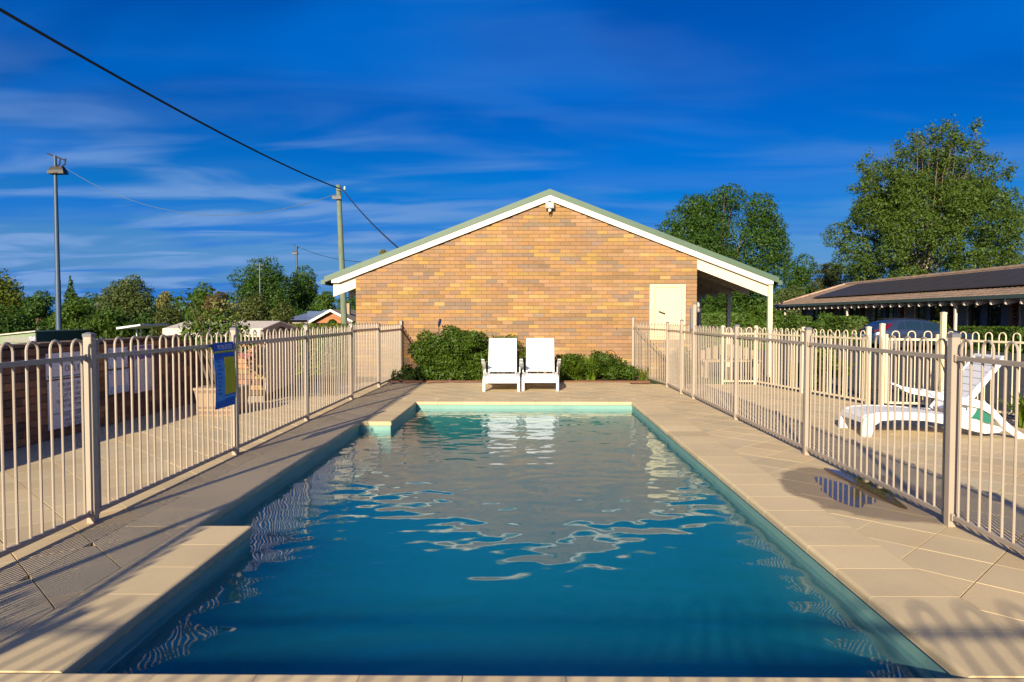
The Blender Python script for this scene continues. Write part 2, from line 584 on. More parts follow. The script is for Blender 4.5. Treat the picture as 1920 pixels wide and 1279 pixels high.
M['lf_olive'] = leaf_mat('olive_leaf', (0.048, 0.072, 0.016), (0.125, 0.165, 0.042), 0.25, 0.5)
M['lf_grey'] = leaf_mat('grey_green_leaf', (0.1069, 0.1147, 0.0315), (0.285, 0.273, 0.0882), 0.25, 0.8)
M['lf_brown'] = leaf_mat('bronze_leaf', (0.036, 0.058, 0.008), (0.100, 0.118, 0.020), 0.22, 0.5)
M['lf_plum'] = leaf_mat('plum_leaf', (0.0594, 0.0491, 0.0139), (0.1781, 0.1365, 0.0378), 0.2, 0.6)
M['lf_hedge'] = leaf_mat('hedge_leaf', (0.035, 0.091, 0.009), (0.1063, 0.1755, 0.018), 0.2, 1.2)
M['lf_poplar'] = leaf_mat('poplar_leaf', (0.030, 0.070, 0.006), (0.105, 0.160, 0.016), 0.25, 0.35)

def schlick(nt, f0):
    """mirror share that grows at grazing angles, the same from either side of the surface"""
    g = nt.nodes.new('ShaderNodeNewGeometry')
    d = nt.nodes.new('ShaderNodeVectorMath')
    d.operation = 'DOT_PRODUCT'
    nt.links.new(g.outputs['Normal'], d.inputs[0])
    nt.links.new(g.outputs['Incoming'], d.inputs[1])
    c = math_node(nt, 'SUBTRACT', 1.0, math_node(nt, 'ABSOLUTE', d.outputs['Value']), clamp=True)
    return math_node(nt, 'ADD', math_node(nt, 'MULTIPLY', math_node(nt, 'POWER', c, 5.0), 1 - f0), f0)


# water: clear tinted surface that mirrors more at grazing angles
wm = bpy.data.materials.new('pool_water_surface')
wm.use_nodes = True
nt = wm.node_tree
nt.nodes.clear()
fr = schlick(nt, 0.022)
tp = nt.nodes.new('ShaderNodeBsdfTransparent')
tp.inputs['Color'].default_value = (0.90, 0.97, 0.99, 1)
gl = nt.nodes.new('ShaderNodeBsdfGlossy')
gl.inputs['Roughness'].default_value = 0.03
mx = nt.nodes.new('ShaderNodeMixShader')
nt.links.new(fr, mx.inputs[0])
nt.links.new(tp.outputs[0], mx.inputs[1])
nt.links.new(gl.outputs[0], mx.inputs[2])
ou = nt.nodes.new('ShaderNodeOutputMaterial')
nt.links.new(mx.outputs[0], ou.inputs['Surface'])
M['water'] = wm
vm = bpy.data.materials.new('pool_water_body')
vm.use_nodes = True
nt = vm.node_tree
nt.nodes.clear()
va = nt.nodes.new('ShaderNodeVolumeAbsorption')
va.inputs['Color'].default_value = (0.0, 0.80, 0.86, 1)
va.inputs['Density'].default_value = 1.35
vsc = nt.nodes.new('ShaderNodeVolumeScatter')
vsc.inputs['Color'].default_value = (0.05, 0.42, 0.52, 1)
vsc.inputs['Density'].default_value = 0.74
vsc.inputs['Anisotropy'].default_value = 0.2
vad = nt.nodes.new('ShaderNodeAddShader')
nt.links.new(va.outputs[0], vad.inputs[0])
nt.links.new(vsc.outputs[0], vad.inputs[1])
ou = nt.nodes.new('ShaderNodeOutputMaterial')
nt.links.new(vad.outputs[0], ou.inputs['Volume'])
M['water_body'] = vm
pm = bpy.data.materials.new('puddle_film')
pm.use_nodes = True
nt = pm.node_tree
nt.nodes.clear()
fr = schlick(nt, 0.035)
tp = nt.nodes.new('ShaderNodeBsdfTransparent')
tp.inputs['Color'].default_value = (0.62, 0.58, 0.52, 1)
gl = nt.nodes.new('ShaderNodeBsdfGlossy')
gl.inputs['Roughness'].default_value = 0.01
mx = nt.nodes.new('ShaderNodeMixShader')
nt.links.new(fr, mx.inputs[0])
nt.links.new(tp.outputs[0], mx.inputs[1])
nt.links.new(gl.outputs[0], mx.inputs[2])
ou = nt.nodes.new('ShaderNodeOutputMaterial')
nt.links.new(mx.outputs[0], ou.inputs['Surface'])
M['puddle'] = pm

# ------------------------------------------------------------------ ground, asphalt
POOL_X0, POOL_X1, POOL_Y0, POOL_Y1 = -1.80, 1.69, 2.68, 11.35
REC_X, REC_Y0, REC_Y1, BUMP_X = -2.17, 4.57, 9.20, -1.77
WATER_Z = -0.115


def grid_sheet(name, xs, ys, zf, skip, m):
    mb = MB()
    idx = {}
    for j, y in enumerate(ys):
        for i, x in enumerate(xs):
            idx[i, j] = len(mb.v)
            mb.v.append((x, y, zf(x, y)))
    for j in range(len(ys) - 1):
        for i in range(len(xs) - 1):
            cxm, cym = (xs[i] + xs[i + 1]) / 2, (ys[j] + ys[j + 1]) / 2
            if not skip(cxm, cym):
                mb.f.append((idx[i, j], idx[i + 1, j], idx[i + 1, j + 1], idx[i, j + 1]))
    return mb.build(name, m)


def ground_z(x, y):
    t = min(1.0, max(0.0, (-6.2 - x) / 3.0))
    return -0.05 - 2.0 * t * t * (3 - 2 * t)


gx = [-3000, -400, -120, -60, -30, -15, -10, -9.2, -8.4, -7.6, -6.9, -6.2, -5.4, -2.4, 1.9, 4, 10, 30, 80, 400, 3000]
gy = [-200, -20, 0, 2.4, 11.6, 15, 20, 30, 45, 70, 120, 300, 1000, 5000]
tag(grid_sheet('ground', gx, gy, ground_z, lambda x, y: -2.4 < x < 1.9 and 2.4 < y < 11.6, M['grass']), kind='structure')
mb = MB()
mb.add([(2.2, -12, -0.03), (60, -12, -0.03), (60, 90, -0.03), (4.6, 90, -0.03), (4.6, 14.4, -0.03), (2.2, 14.4, -0.03)], [(0, 1, 2, 3, 4, 5)])
tag(mb.build('car_park', M['asphalt']), kind='structure')

# ------------------------------------------------------------------ pool deck: bedding, 45-degree pavers, coping stones
deck = MB()
for x0, x1, y0, y1 in ((-5.3, REC_X - 0.03, -1, 16.3), (REC_X - 0.03, POOL_X0 - 0.03, -1, REC_Y0), (REC_X - 0.03, BUMP_X - 0.03, REC_Y1 + 0.03, 14.72),
                       (POOL_X0 - 0.03, POOL_X1 + 0.03, -1, POOL_Y0 - 0.03), (BUMP_X - 0.03, POOL_X1 + 0.03, POOL_Y1 + 0.03, 14.72),
                       (POOL_X1 + 0.03, 4.4, -1, 14.4)):
    deck.add([(x0, y0, -0.022), (x1, y0, -0.022), (x1, y1, -0.022), (x0, y1, -0.022)], [(0, 1, 2, 3)])
deck.add([(4.4, -1, -0.022), (7.3, -1, -0.022), (7.2, 6, -0.022), (6.62, 9.2, -0.022), (5.95, 10.75, -0.022), (5.32, 11.1, -0.022), (4.62, 14.4, -0.022), (4.4, 14.4, -0.022)],
         [tuple(range(8))])
deck_o = tag(deck.build('pool_deck', M['joint']), kind='structure')


def clip(poly, zone):
    """convex clip of poly by the counter-clockwise convex polygon zone"""
    out = poly
    for i in range(len(zone)):
        a, b = zone[i], zone[(i + 1) % len(zone)]
        ex, ey = b[0] - a[0], b[1] - a[1]
        nin, out = out, []
        for j in range(len(nin)):
            p, q = nin[j], nin[(j + 1) % len(nin)]
            sp = ex * (p[1] - a[1]) - ey * (p[0] - a[0])
            sq = ex * (q[1] - a[1]) - ey * (q[0] - a[0])
            if sp >= 0:
                out.append(p)
            if sp * sq < 0:
                t = sp / (sp - sq)
                out.append((p[0] + (q[0] - p[0]) * t, p[1] + (q[1] - p[1]) * t))
        if len(out) < 3:
            return []
    return out


def area(p):
    return 0.5 * abs(sum(p[i][0] * p[(i + 1) % len(p)][1] - p[(i + 1) % len(p)][0] * p[i][1] for i in range(len(p))))


def inset(poly, d):
    n = len(poly)
    c = (sum(p[0] for p in poly) / n, sum(p[1] for p in poly) / n)
    out = []
    for p in poly:
        dx, dy = c[0] - p[0], c[1] - p[1]
        L = math.hypot(dx, dy) or 1
        k = min(0.6 * L, d * 1.4) / L
        out.append((p[0] + dx * k, p[1] + dy * k))
    return out


def slab(mb, poly, z, th=0.03, gap=0.0036, ch=0.001):
    a = inset(poly, gap)
    b = inset(poly, gap + ch)
    n = len(poly)
    vs = [(x, y, z - th) for x, y in a] + [(x, y, z - ch) for x, y in a] + [(x, y, z) for x, y in b]
    fs = [tuple(range(2 * n, 3 * n))]
    for r in range(2):
        fs += [(r * n + i, r * n + (i + 1) % n, (r + 1) * n + (i + 1) % n, (r + 1) * n + i) for i in range(n)]
    mb.add(vs, fs)


zones = [
    [(-5.28, -1.0), (-2.63, -1.0), (-2.63, 14.7), (-5.28, 14.7)],
    [(-2.63, -1.0), (-2.207, -1.0), (-2.207, REC_Y0), (-2.63, REC_Y0)],
    [(-2.63, REC_Y1), (-2.207, REC_Y1), (-2.207, 14.7), (-2.63, 14.7)],
    [(2.115, -1.0), (7.3, -1.0), (7.2, 6.0), (6.62, 9.2), (5.32, 11.1), (2.115, 11.1)],
    [(2.115, 11.1), (5.32, 11.1), (4.62, 14.35), (2.115, 14.35)],
    [(-2.207, POOL_Y1 + 0.40), (2.115, POOL_Y1 + 0.40), (2.115, 14.7), (-2.207, 14.7)],
]
S = 0.385
Q = S * math.sqrt(2)
pav = []
for zone in zones:
    xs = [p[0] for p in zone]
    ys = [p[1] for p in zone]
    a0 = int((min(xs) - max(ys) + 2.42) / Q) - 2
    a1 = int((max(xs) - min(ys) + 2.42) / Q) + 2
    b0 = int((min(xs) + min(ys) - 1.602) / Q) - 2
    b1 = int((max(xs) + max(ys) - 1.602) / Q) + 2
    for a in range(a0, a1):
        for b in range(b0, b1):
            d0, d1 = -2.42 + a * Q, -2.42 + (a + 1) * Q      # x - y
            e0, e1 = 1.602 + b * Q, 1.602 + (b + 1) * Q      # x + y
            sq = [((d0 + e0) / 2, (e0 - d0) / 2), ((d1 + e0) / 2, (e0 - d1) / 2), ((d1 + e1) / 2, (e1 - d1) / 2), ((d0 + e1) / 2, (e1 - d0) / 2)]
            c = clip(sq, zone)
            if len(c) >= 3 and area(c) > 0.004:
                pav.append(c)


def tint_paver():
    k = 1 + random.gauss(0, 0.04)
    w = random.gauss(0, 0.02)
    return (0.57 * k * (1 + w), 0.445 * k, 0.26 * k * (1 - w))


def key(c):
    x = sum(p[0] for p in c) / len(c)
    y = sum(p[1] for p in c) / len(c)
    r = math.hypot(x, y)
    if y < 1.9 or abs(x) > 0.78 * y:
        return 1e6 + r
    return r / math.sqrt(area(c) / (S * S))


pav.sort(key=key)


def join_tinted(name, polys, parent, m, fn):
    mb = MB()
    cols = []
    for c in polys:
        n0 = len(mb.v)
        fn(mb, c)
        t = tint_paver()
        cols += [t + (1.0,)] * (len(mb.v) - n0)
    me = mb.mesh(name, m)
    at_ = me.color_attributes.new('tint', 'FLOAT_COLOR', 'POINT')
    at_.data.foreach_set('color', np.array(cols, dtype=np.float32).ravel())
    return tag(link(name, me, parent), kind='stuff')


for c in pav[:290]:
    mb = MB()
    slab(mb, c, -random.random() * 0.0016)
    o = mb.build('paver', M['paver'], deck_o)
    o.color = tint_paver() + (1.0,)
join_tinted('paver_field', pav[290:], deck_o, M['paver_mass'], lambda mb, c: slab(mb, c, -random.random() * 0.0016))


# coping stones with a rounded nose over the pool
def coping(x0, x1, y0, y1, nose):
    """nose: side facing the water ('e','w','n','s')"""
    g, r, th = 0.0016, 0.022, 0.052
    prof = [(0.0, -th)] + [(r - r * math.cos(R(a)) if False else 0.0 + r * (1 - math.cos(R(90 - a))) if False else 0, 0) for a in ()]
    L = {'e': x1 - x0, 'w': x1 - x0, 'n': y1 - y0, 's': y1 - y0}[nose]
    W = {'e': y1 - y0, 'w': y1 - y0, 'n': x1 - x0, 's': x1 - x0}[nose]
    # profile along the depth t from back (0) to nose (L)
    prof = [(g, -th), (g, -0.001), (g + 0.001, 0.0)]
    prof += [(L - r + r * math.sin(R(a)), -r + r * math.cos(R(a))) for a in (0, 22, 45, 68, 90)]
    prof += [(L, -th + 0.006), (L - 0.006, -th)]
    mb = MB()
    mp = {'e': lambda t, w, z: (x0 + t, y0 + w, z), 'w': lambda t, w, z: (x1 - t, y0 + w, z),
          'n': lambda t, w, z: (x0 + w, y0 + t, z), 's': lambda t, w, z: (x0 + w, y1 - t, z)}[nose]
    n = len(prof)
    vs = [mp(t, g, z) for t, z in prof] + [mp(t, W - g, z) for t, z in prof]
    fs = [tuple(range(n)), tuple(range(2 * n - 1, n - 1, -1))] + [(i, (i + 1) % n, n + (i + 1) % n, n + i) for i in range(n)]
    mb.add(vs, fs)
    o = mb.build('coping_stone', M['paver'], deck_o)
    k = 1 + random.gauss(0, 0.05)
    o.color = (0.63 * k, 0.49 * k, 0.28 * k, 1)


CS = 0.385
y = POOL_Y0
while y < POOL_Y1 - 0.05:
    y2 = min(y + CS, POOL_Y1)
    if POOL_Y1 - y2 < 0.12:
        y2 = POOL_Y1
    coping(POOL_X1 - 0.012, 2.115, y, y2, 'w')
    y = y2


def row_y(x0, x1, ya, yb, nose):
    n = max(1, round((yb - ya) / CS))
    for i in range(n):
        coping(x0, x1, ya + (yb - ya) * i / n, ya + (yb - ya) * (i + 1) / n, nose)


def row_x(xa, xb, y0, y1, nose):
    n = max(1, round((xb - xa) / CS))
    for i in range(n):
        coping(xa + (xb - xa) * i / n, xa + (xb - xa) * (i + 1) / n, y0, y1, nose)


row_y(-2.207, POOL_X0 + 0.012, POOL_Y0, REC_Y0 + 0.012, 'e')
row_y(-2.63, REC_X + 0.012, REC_Y0, REC_Y1, 'e')
row_y(-2.207, BUMP_X + 0.012, REC_Y1 - 0.012, POOL_Y1, 'e')
row_x(-2.207, 2.115, POOL_Y1 - 0.012, POOL_Y1 + 0.40, 's')
row_x(-2.207, 2.115, POOL_Y0 - 0.385, POOL_Y0, 'n')
row_x(-2.207, 2.115, POOL_Y0 - 0.77, POOL_Y0 - 0.385, 'n')

# pool basin and water
plan = [(POOL_X0, POOL_Y0), (POOL_X1, POOL_Y0), (POOL_X1, POOL_Y1), (BUMP_X, POOL_Y1), (BUMP_X, REC_Y1), (REC_X, REC_Y1), (REC_X, REC_Y0), (POOL_X0, REC_Y0)]
mb = MB()
n = len(plan)
mb.add([(x, y, -0.150) for x, y in plan] + [(x, y, -1.25) for x, y in plan],
       [(i, n + i, n + (i + 1) % n, (i + 1) % n) for i in range(n)])
basin = tag(mb.build('pool_basin', M['pool_deep']), kind='structure')
bm = bmesh.new()
bm.from_mesh(basin.data)
bmesh.ops.reverse_faces(bm, faces=bm.faces)
bm.to_mesh(basin.data)
bm.free()
mb = MB()
mb.add([(x, y, -0.045) for x, y in plan] + [(x, y, -0.1495) for x, y in plan],
       [(i, n + i, n + (i + 1) % n, (i + 1) % n) for i in range(n)])
mb.build('waterline_band', M['pool_wall'], basin)
mb = MB()
mb.add([(x, y, -1.245) for x, y in plan], [tuple(range(n))])
mb.build('pool_floor', M['pool_floor'], basin)
# bench step inside the recess
mb = MB()
mb.box(REC_X + 0.003, POOL_X0 - 0.02, REC_Y0 + 0.003, REC_Y1 - 0.003, -1.24, -0.75)
mb.build('pool_step', M['pool_deep'], basin)


def ripple_field(nx, ny, dx, lo, hi, slope, seed, aniso=0.6):
    r = np.random.default_rng(seed)
    kx = np.fft.fftfreq(nx, dx)[:, None] * 2 * np.pi
    ky = np.fft.fftfreq(ny, dx)[None, :] * 2 * np.pi
    k = np.hypot(kx, ky) + 1e-9
    lam = 2 * np.pi / k
    amp = np.where((lam > lo) & (lam < hi), k ** -1.7, 0.0) * (1 - aniso * (np.abs(kx) / k) ** 2)
    ph = r.normal(size=(nx, ny)) + 1j * r.normal(size=(nx, ny))
    h = np.fft.ifft2(amp * ph).real
    g = np.hypot(*np.gradient(h, dx))
    return h * slope / np.sqrt((g ** 2).mean())


DX = 0.02
wx0, wx1, wy0, wy1 = REC_X, POOL_X1, POOL_Y0, POOL_Y1
nx = int(round((wx1 - wx0) / DX)) + 1
ny = int(round((wy1 - wy0) / DX)) + 1
X = np.linspace(wx0, wx1, nx)
Y = np.linspace(wy0, wy1, ny)
h = ripple_field(nx + 40, ny + 40, DX, 0.16, 0.85, 0.021, 3)[:nx, :ny] + ripple_field(nx + 40, ny + 40, DX, 0.07, 0.18, 0.014, 5)[:nx, :ny] * (0.35 + 0.65 * np.clip((Y - 5) / 4, 0, 1))[None, :]
XX, YY = np.meshgrid(X, Y, indexing='ij')
co = np.stack([XX, YY, WATER_Z + h], -1).reshape(-1, 3)
ii, jj = np.meshgrid(np.arange(nx - 1), np.arange(ny - 1), indexing='ij')
cxm, cym = (X[:-1] + X[1:])[:, None] / 2 + 0 * ii, (Y[:-1] + Y[1:])[None, :] / 2 + 0 * ii
inside = ((cxm > POOL_X0) & (cym < REC_Y0 + DX)) | ((cym >= REC_Y0) & (cym <= REC_Y1)) | ((cxm > BUMP_X) & (cym > REC_Y1))
ii, jj = ii[inside], jj[inside]
quads = np.stack([ii * ny + jj, (ii + 1) * ny + jj, (ii + 1) * ny + jj + 1, ii * ny + jj + 1], -1)


def fast_mesh(name, co, quads, m, smooth=False):
    me = bpy.data.meshes.new(name)
    k = quads.shape[1]
    me.vertices.add(len(co))
    me.vertices.foreach_set('co', np.ascontiguousarray(co, dtype=np.float32).ravel())
    me.loops.add(quads.size)
    me.loops.foreach_set('vertex_index', quads.astype(np.int32).ravel())
    me.polygons.add(len(quads))
    me.polygons.foreach_set('loop_start', np.arange(0, quads.size, k, dtype=np.int32))
    if smooth:
        me.polygons.foreach_set('use_smooth', np.ones(len(quads), dtype=bool))
    me.update(calc_edges=True)
    me.validate()
    if m is not None:
        me.materials.append(m)
    return me


pw = tag(link('pool_water', fast_mesh('pool_water', co, quads, M['water'], True)), kind='structure')
pin = [(POOL_X0 + .004, POOL_Y0 + .004), (POOL_X1 - .004, POOL_Y0 + .004), (POOL_X1 - .004, POOL_Y1 - .004), (BUMP_X + .004, POOL_Y1 - .004), (BUMP_X + .004, REC_Y1 - .004), (REC_X + .004, REC_Y1 - .004), (REC_X + .004, REC_Y0 + .004), (POOL_X0 + .004, REC_Y0 + .004)]
mb = MB()
mb.add([(x, y, -0.142) for x, y in pin] + [(x, y, -1.235) for x, y in pin], [tuple(range(n)), tuple(range(2 * n - 1, n - 1, -1))] + [(i, n + i, n + (i + 1) % n, (i + 1) % n) for i in range(n)])
mb.build('water_body', M['water_body'], pw)

# puddles lying on the pavers by the right-hand fence
def puddle(cxp, cyp, rx, ry, seed, n=40):
    r = np.random.default_rng(seed)
    a = np.linspace(0, 2 * np.pi, n, endpoint=False)
    rad = 1 + 0.18 * np.sin(2 * a + r.uniform(0, 6)) + 0.12 * np.sin(3 * a + r.uniform(0, 6)) + 0.08 * np.sin(5 * a + r.uniform(0, 6)) + 0.05 * np.sin(9 * a + r.uniform(0, 6))
    mb = MB()
    mb.add([(cxp + rx * q * math.cos(t), cyp + ry * q * math.sin(t), 0.0015) for t, q in zip(a, rad)], [tuple(range(n))])
    return mb


pd = puddle(2.47, 5.52, 0.17, 0.40, 4)
pd.v += []
o = puddle(2.73, 5.75, 0.13, 0.55, 9)
pd.add(o.v, o.f)
tag(pd.build('puddle', M['puddle']), 'shallow puddle with damp stain on the pavers beside the pool fence', 'puddle')

# ------------------------------------------------------------------ brick building with the green gable roof
WY = 16.25
GX, GZ, SLOPE = 0.53, 4.222, 0.385       # ridge position, ridge height, roof slope


def roof_z(x):
    return GZ - SLOPE * abs(x - GX)


bld = thing('brick_building', 'tan brick building with white gable boards and a green sheet roof behind the pool', 'building', (0, WY, 0))
RX0, RX1 = -4.60, 5.71
BACK = 15.0
# wall core, a little behind the brick faces
mb = MB()
z1 = lambda x: roof_z(x) - 0.16
mb.prism([(-3.89, -0.1), (3.87, -0.1), (3.87, z1(3.87)), (GX, z1(GX)), (-3.89, z1(-3.89))], (0.006, BACK))
mb.build('wall', M['mortar'], bld)
DOOR = (2.805, 3.615, 0.834, 2.097)
BL, BH, MJ, MP = 0.2370, 0.0793, 0.0064, 0.0024


def brick_tint(prev=None):
    pal = [((0.40, 0.218, 0.082), 4.5), ((0.45, 0.270, 0.076), 2.2), ((0.325, 0.197, 0.118), 3.6), ((0.25, 0.180, 0.132), 1.9), ((0.41, 0.24, 0.125), 3.2), ((0.50, 0.32, 0.115), 1.0), ((0.36, 0.20, 0.098), 3)]
    if prev is not None and random.random() < 0.38:
        c = prev
    else:
        c = random.choices([p[0] for p in pal], [p[1] for p in pal])[0]
    k = 1 + random.gauss(0, 0.045)
    m_ = (0.36, 0.222, 0.115)
    return tuple(min(0.9, (x * 0.80 + y * 0.20) * k * 0.92 * (1 + random.gauss(0, 0.015))) for x, y in zip(c, m_))


def brick_mesh(L, D=0.03):
    mb = MB()
    # front face towards -y, slightly chamfered
    c = 0.003
    H = BH
    vs = [(0, 0.0, 0), (L, 0.0, 0), (L, 0.0, H), (0, 0.0, H), (0, -D + c, 0), (L, -D + c, 0), (L, -D + c, H), (0, -D + c, H),
          (c, -D, c), (L - c, -D, c), (L - c, -D, H - c), (c, -D, H - c)]
    fs = [(8, 9, 10, 11)]
    for a, b in ((0, 4), (4, 8)):
        fs += [(a + i, a + (i + 1) % 4, b + (i + 1) % 4, b + i) for i in range(4)]
    mb.add(vs, fs)
    return mb


def lay_bricks(parent, x0, x1, z0, ztop, M4, holes, maxn, seed, tint, pick=None, rows=None):
    """running bond on the local plane y=0 of M4; up to maxn bricks become parts, the others one joined part"""
    random.seed(seed)
    full = brick_mesh(BL).mesh('brick', M['brick'])
    cells = []
    z = z0
    r = 0
    while z < (rows if rows else 99):
        prev = None
        x = x0 - (0 if r % 2 == 0 else (BL + MP) / 2)
        any_ = False
        while x < x1:
            a, b = max(x, x0), min(x + BL, x1)
            segs = [(a, b)]
            for hx0, hx1, hz0, hz1 in holes:
                if z + BH > hz0 and z < hz1:
                    ns = []
                    for s0, s1 in segs:
                        if s1 <= hx0 or s0 >= hx1:
                            ns.append((s0, s1))
                        else:
                            if s0 < hx0:
                                ns.append((s0, hx0 - 0.004))
                            if s1 > hx1:
                                ns.append((hx1 + 0.004, s1))
                    segs = ns
            for s0, s1 in segs:
                if s1 - s0 < 0.025 or z + BH > min(ztop(s0), ztop(s1)):
                    continue
                any_ = True
                prev = tint(prev)
                cells.append((s0, s1, z, prev))
            x += BL + MP
        z += BH + MJ
        r += 1
        if not any_ and r > 3:
            break
    order = sorted(range(len(cells)), key=(lambda i: pick(cells[i])) if pick else (lambda i: cells[i][2]))
    chosen = set(order[:maxn])
    mass = MB()
    cols = []
    for i, (s0, s1, z, c) in enumerate(cells):
        if i in chosen:
            me = full if abs(s1 - s0 - BL) < 1e-4 else brick_mesh(s1 - s0).mesh('brick', M['brick'])
            o = link('brick', me, parent)
            o.matrix_local = M4 @ Matrix.Translation((s0, random.gauss(0, 0.0008), z))
            o.color = c + (1,)
        else:
            b = brick_mesh(s1 - s0)
            T = M4 @ Matrix.Translation((s0, random.gauss(0, 0.0008), z))
            mass.add([T @ Vector(v) for v in b.v], b.f)
            cols += [c + (1.0,)] * len(b.v)
    if mass.v:
        me = mass.mesh('brickwork', M['brick_mass'])
        a_ = me.color_attributes.new('tint', 'FLOAT_COLOR', 'POINT')
        a_.data.foreach_set('color', np.array(cols, dtype=np.float32).ravel())
        tag(link('brickwork', me, parent), kind='stuff')


lay_bricks(bld, -3.90, 3.88, -0.02, lambda x: roof_z(x) - 0.15, Matrix.Translation((0, 0.025, 0)), [DOOR], 292, 11, brick_tint,
           pick=lambda c: (0 if c[1] - c[0] > BL - 0.01 else 50) + abs(c[2] - 2.0) * 1.0 + abs((c[0] + c[1]) / 2 - 0.3) * 0.45)

# roof sheets (two slopes), ridge, barge boards, fascia beams
for s in (-1, 1):
    xe = RX0 if s < 0 else RX1
    mb = MB()
    th = 0.05
    poly = [(GX, GZ), (xe, roof_z(xe)), (xe, roof_z(xe) - th), (GX, GZ - th)]
    mb.prism(poly, (-0.045, BACK + 0.3))
    # standing ribs of the sheet
    for k in range(20):
        y = 0.4 + k * 0.75
        xs0 = GX + s * 0.05
        mb.add([(xs0, y, roof_z(xs0)), (xe, y, roof_z(xe)), (xe, y + 0.05, roof_z(xe)), (xs0, y + 0.05, roof_z(xs0)),
                (xs0, y + 0.01, roof_z(xs0) + 0.03), (xe, y + 0.01, roof_z(xe) + 0.03), (xe, y + 0.04, roof_z(xe) + 0.03), (xs0, y + 0.04, roof_z(xs0) + 0.03)],
               [(4, 5, 6, 7), (0, 1, 5, 4), (2, 3, 7, 6), (1, 2, 6, 5)])
    mb.build('roof_slope', M['roof_green'], bld)
    # green edge capping along the gable
    mb = MB()
    xc = xe
    mb.prism([(GX, GZ + 0.022), (xc, roof_z(xc) + 0.022), (xc, roof_z(xc) - 0.108), (GX, GZ - 0.108)], (-0.085, -0.05))
    mb.build('roof_capping', M['roof_green'], bld)
    # white barge board
    mb = MB()
    xb = RX0 + 0.16 if s < 0 else RX1 - 0.12
    mb.prism([(GX, GZ - 0.111), (xb, roof_z(xb) - 0.111), (xb, roof_z(xb) - 0.18), (xb + (0.16 if s < 0 else -0.14), roof_z(xb + (0.16 if s < 0 else -0.14)) - 0.240), (GX, GZ - 0.240)], (-0.07, -0.035))
    mb.build('barge_board', M['barge'], bld)
    # gutter along the eave
    mb = MB()
    ze = roof_z(xe) - 0.06
    mb.prism([(xe - s * 0.01, ze + 0.02), (xe + s * 0.09, ze + 0.01), (xe + s * 0.09, ze - 0.09), (xe - s * 0.01, ze - 0.09)], (-0.05, BACK + 0.3))
    mb.build('gutter', M['roof_green'], bld)
    # soffit lining under the overhang
    wx = -3.90 if s < 0 else 3.88
    mb = MB()
    mb.prism([(wx, roof_z(wx) - 0.06), (xe, roof_z(xe) - 0.06), (xe, roof_z(xe) - 0.085), (wx, roof_z(wx) - 0.085)], (0.0, BACK))
    mb.build('soffit', M['soffit'], bld)
# rafters that carry the overhangs; the first shows its full face beside the wall
for k, y in enumerate([0.02] + [1.4 * i for i in range(1, 10)]):
    mb = MB()
    a, b = -4.42, -3.905
    mb.prism([(a, roof_z(a) - 0.10), (b, roof_z(b) - 0.10), (b, roof_z(b) - 0.50), (a, roof_z(a) - 0.50)], (y, y + 0.06))
    mb.build('rafter', M['cream'], bld)
    mb = MB()
    a, b = 3.885, 5.49
    dz = 0.40 if k == 0 else 0.34
    mb.prism([(a, roof_z(a) - 0.09), (b, roof_z(b) - 0.09), (b, roof_z(b) - 0.09 - dz), (a, roof_z(a) - 0.09 - dz)], (y, y + 0.06))
    mb.build('rafter', M['cream'], bld)
for y in (-0.02, 3.3, 6.6, 9.9, 13.2):
    mb = MB()
    mb.cbox(5.50, 5.60, y, y + 0.1, -0.02, roof_z(5.6) - 0.10, 0.006)
    mb.build('verandah_post', M['cream'], bld)
mb = MB()
mb.box(5.495, 5.545, 0.1, BACK, roof_z(5.5) - 0.26, roof_z(5.5) - 0.09)
mb.build('verandah_beam', M['cream'], bld)
# hatch door
fr = MB()
x0, x1, z0, z1_ = DOOR
fr.box(x0, x0 + 0.10, -0.035, 0.03, z0, z1_)
fr.box(x1 - 0.08, x1, -0.035, 0.03, z0, z1_)
fr.box(x0 + 0.10, x1 - 0.08, -0.035, 0.03, z1_ - 0.075, z1_)
fr.box(x0 + 0.10, x1 - 0.08, -0.035, 0.03, z0, z0 + 0.06)
dr = MB()
dr.cbox(x0 + 0.109, x1 - 0.089, -0.022, 0.02, z0 + 0.068, z1_ - 0.084, 0.004)
door = dr.build('hatch_door', M['door'], bld)
fr.build('door_frame', M['door'], door)
mb = MB()
mb.tube([(3.03, -0.03, 1.47), (3.03, -0.075, 1.47), (3.15, -0.08, 1.43)], 0.011, 8)
mb.lathe([(0.022, 0), (0.022, 0.012)], 12, Matrix.Translation((3.03, -0.024, 1.47)) @ Matrix.Rotation(R(90), 4, 'X'))
mb.build('door_handle', M['chrome'], door)
mb = MB()
for zz_ in (1.0, 1.9):
    mb.tube([(x1 - 0.083, -0.04, zz_ - 0.05), (x1 - 0.083, -0.04, zz_ + 0.05)], 0.009, 8)
mb.lathe([(0.02, 0), (0.02, 0.01)], 12, Matrix.Translation((2.87, -0.036, 1.44)) @ Matrix.Rotation(R(90), 4, 'X'))
mb.build('hinge', M['door'], door)
# vent holes (open perpends) and small roof bracket
mb = MB()
for vx, vz in ((-2.30, 2.47), (-0.55, 2.06), (0.03, 1.93), (2.05, 1.05)):
    mb.box(vx, vx + 0.012, -0.0065, 0.005, vz, vz + 0.06)
mb.build('weep_hole', M['black'], bld)

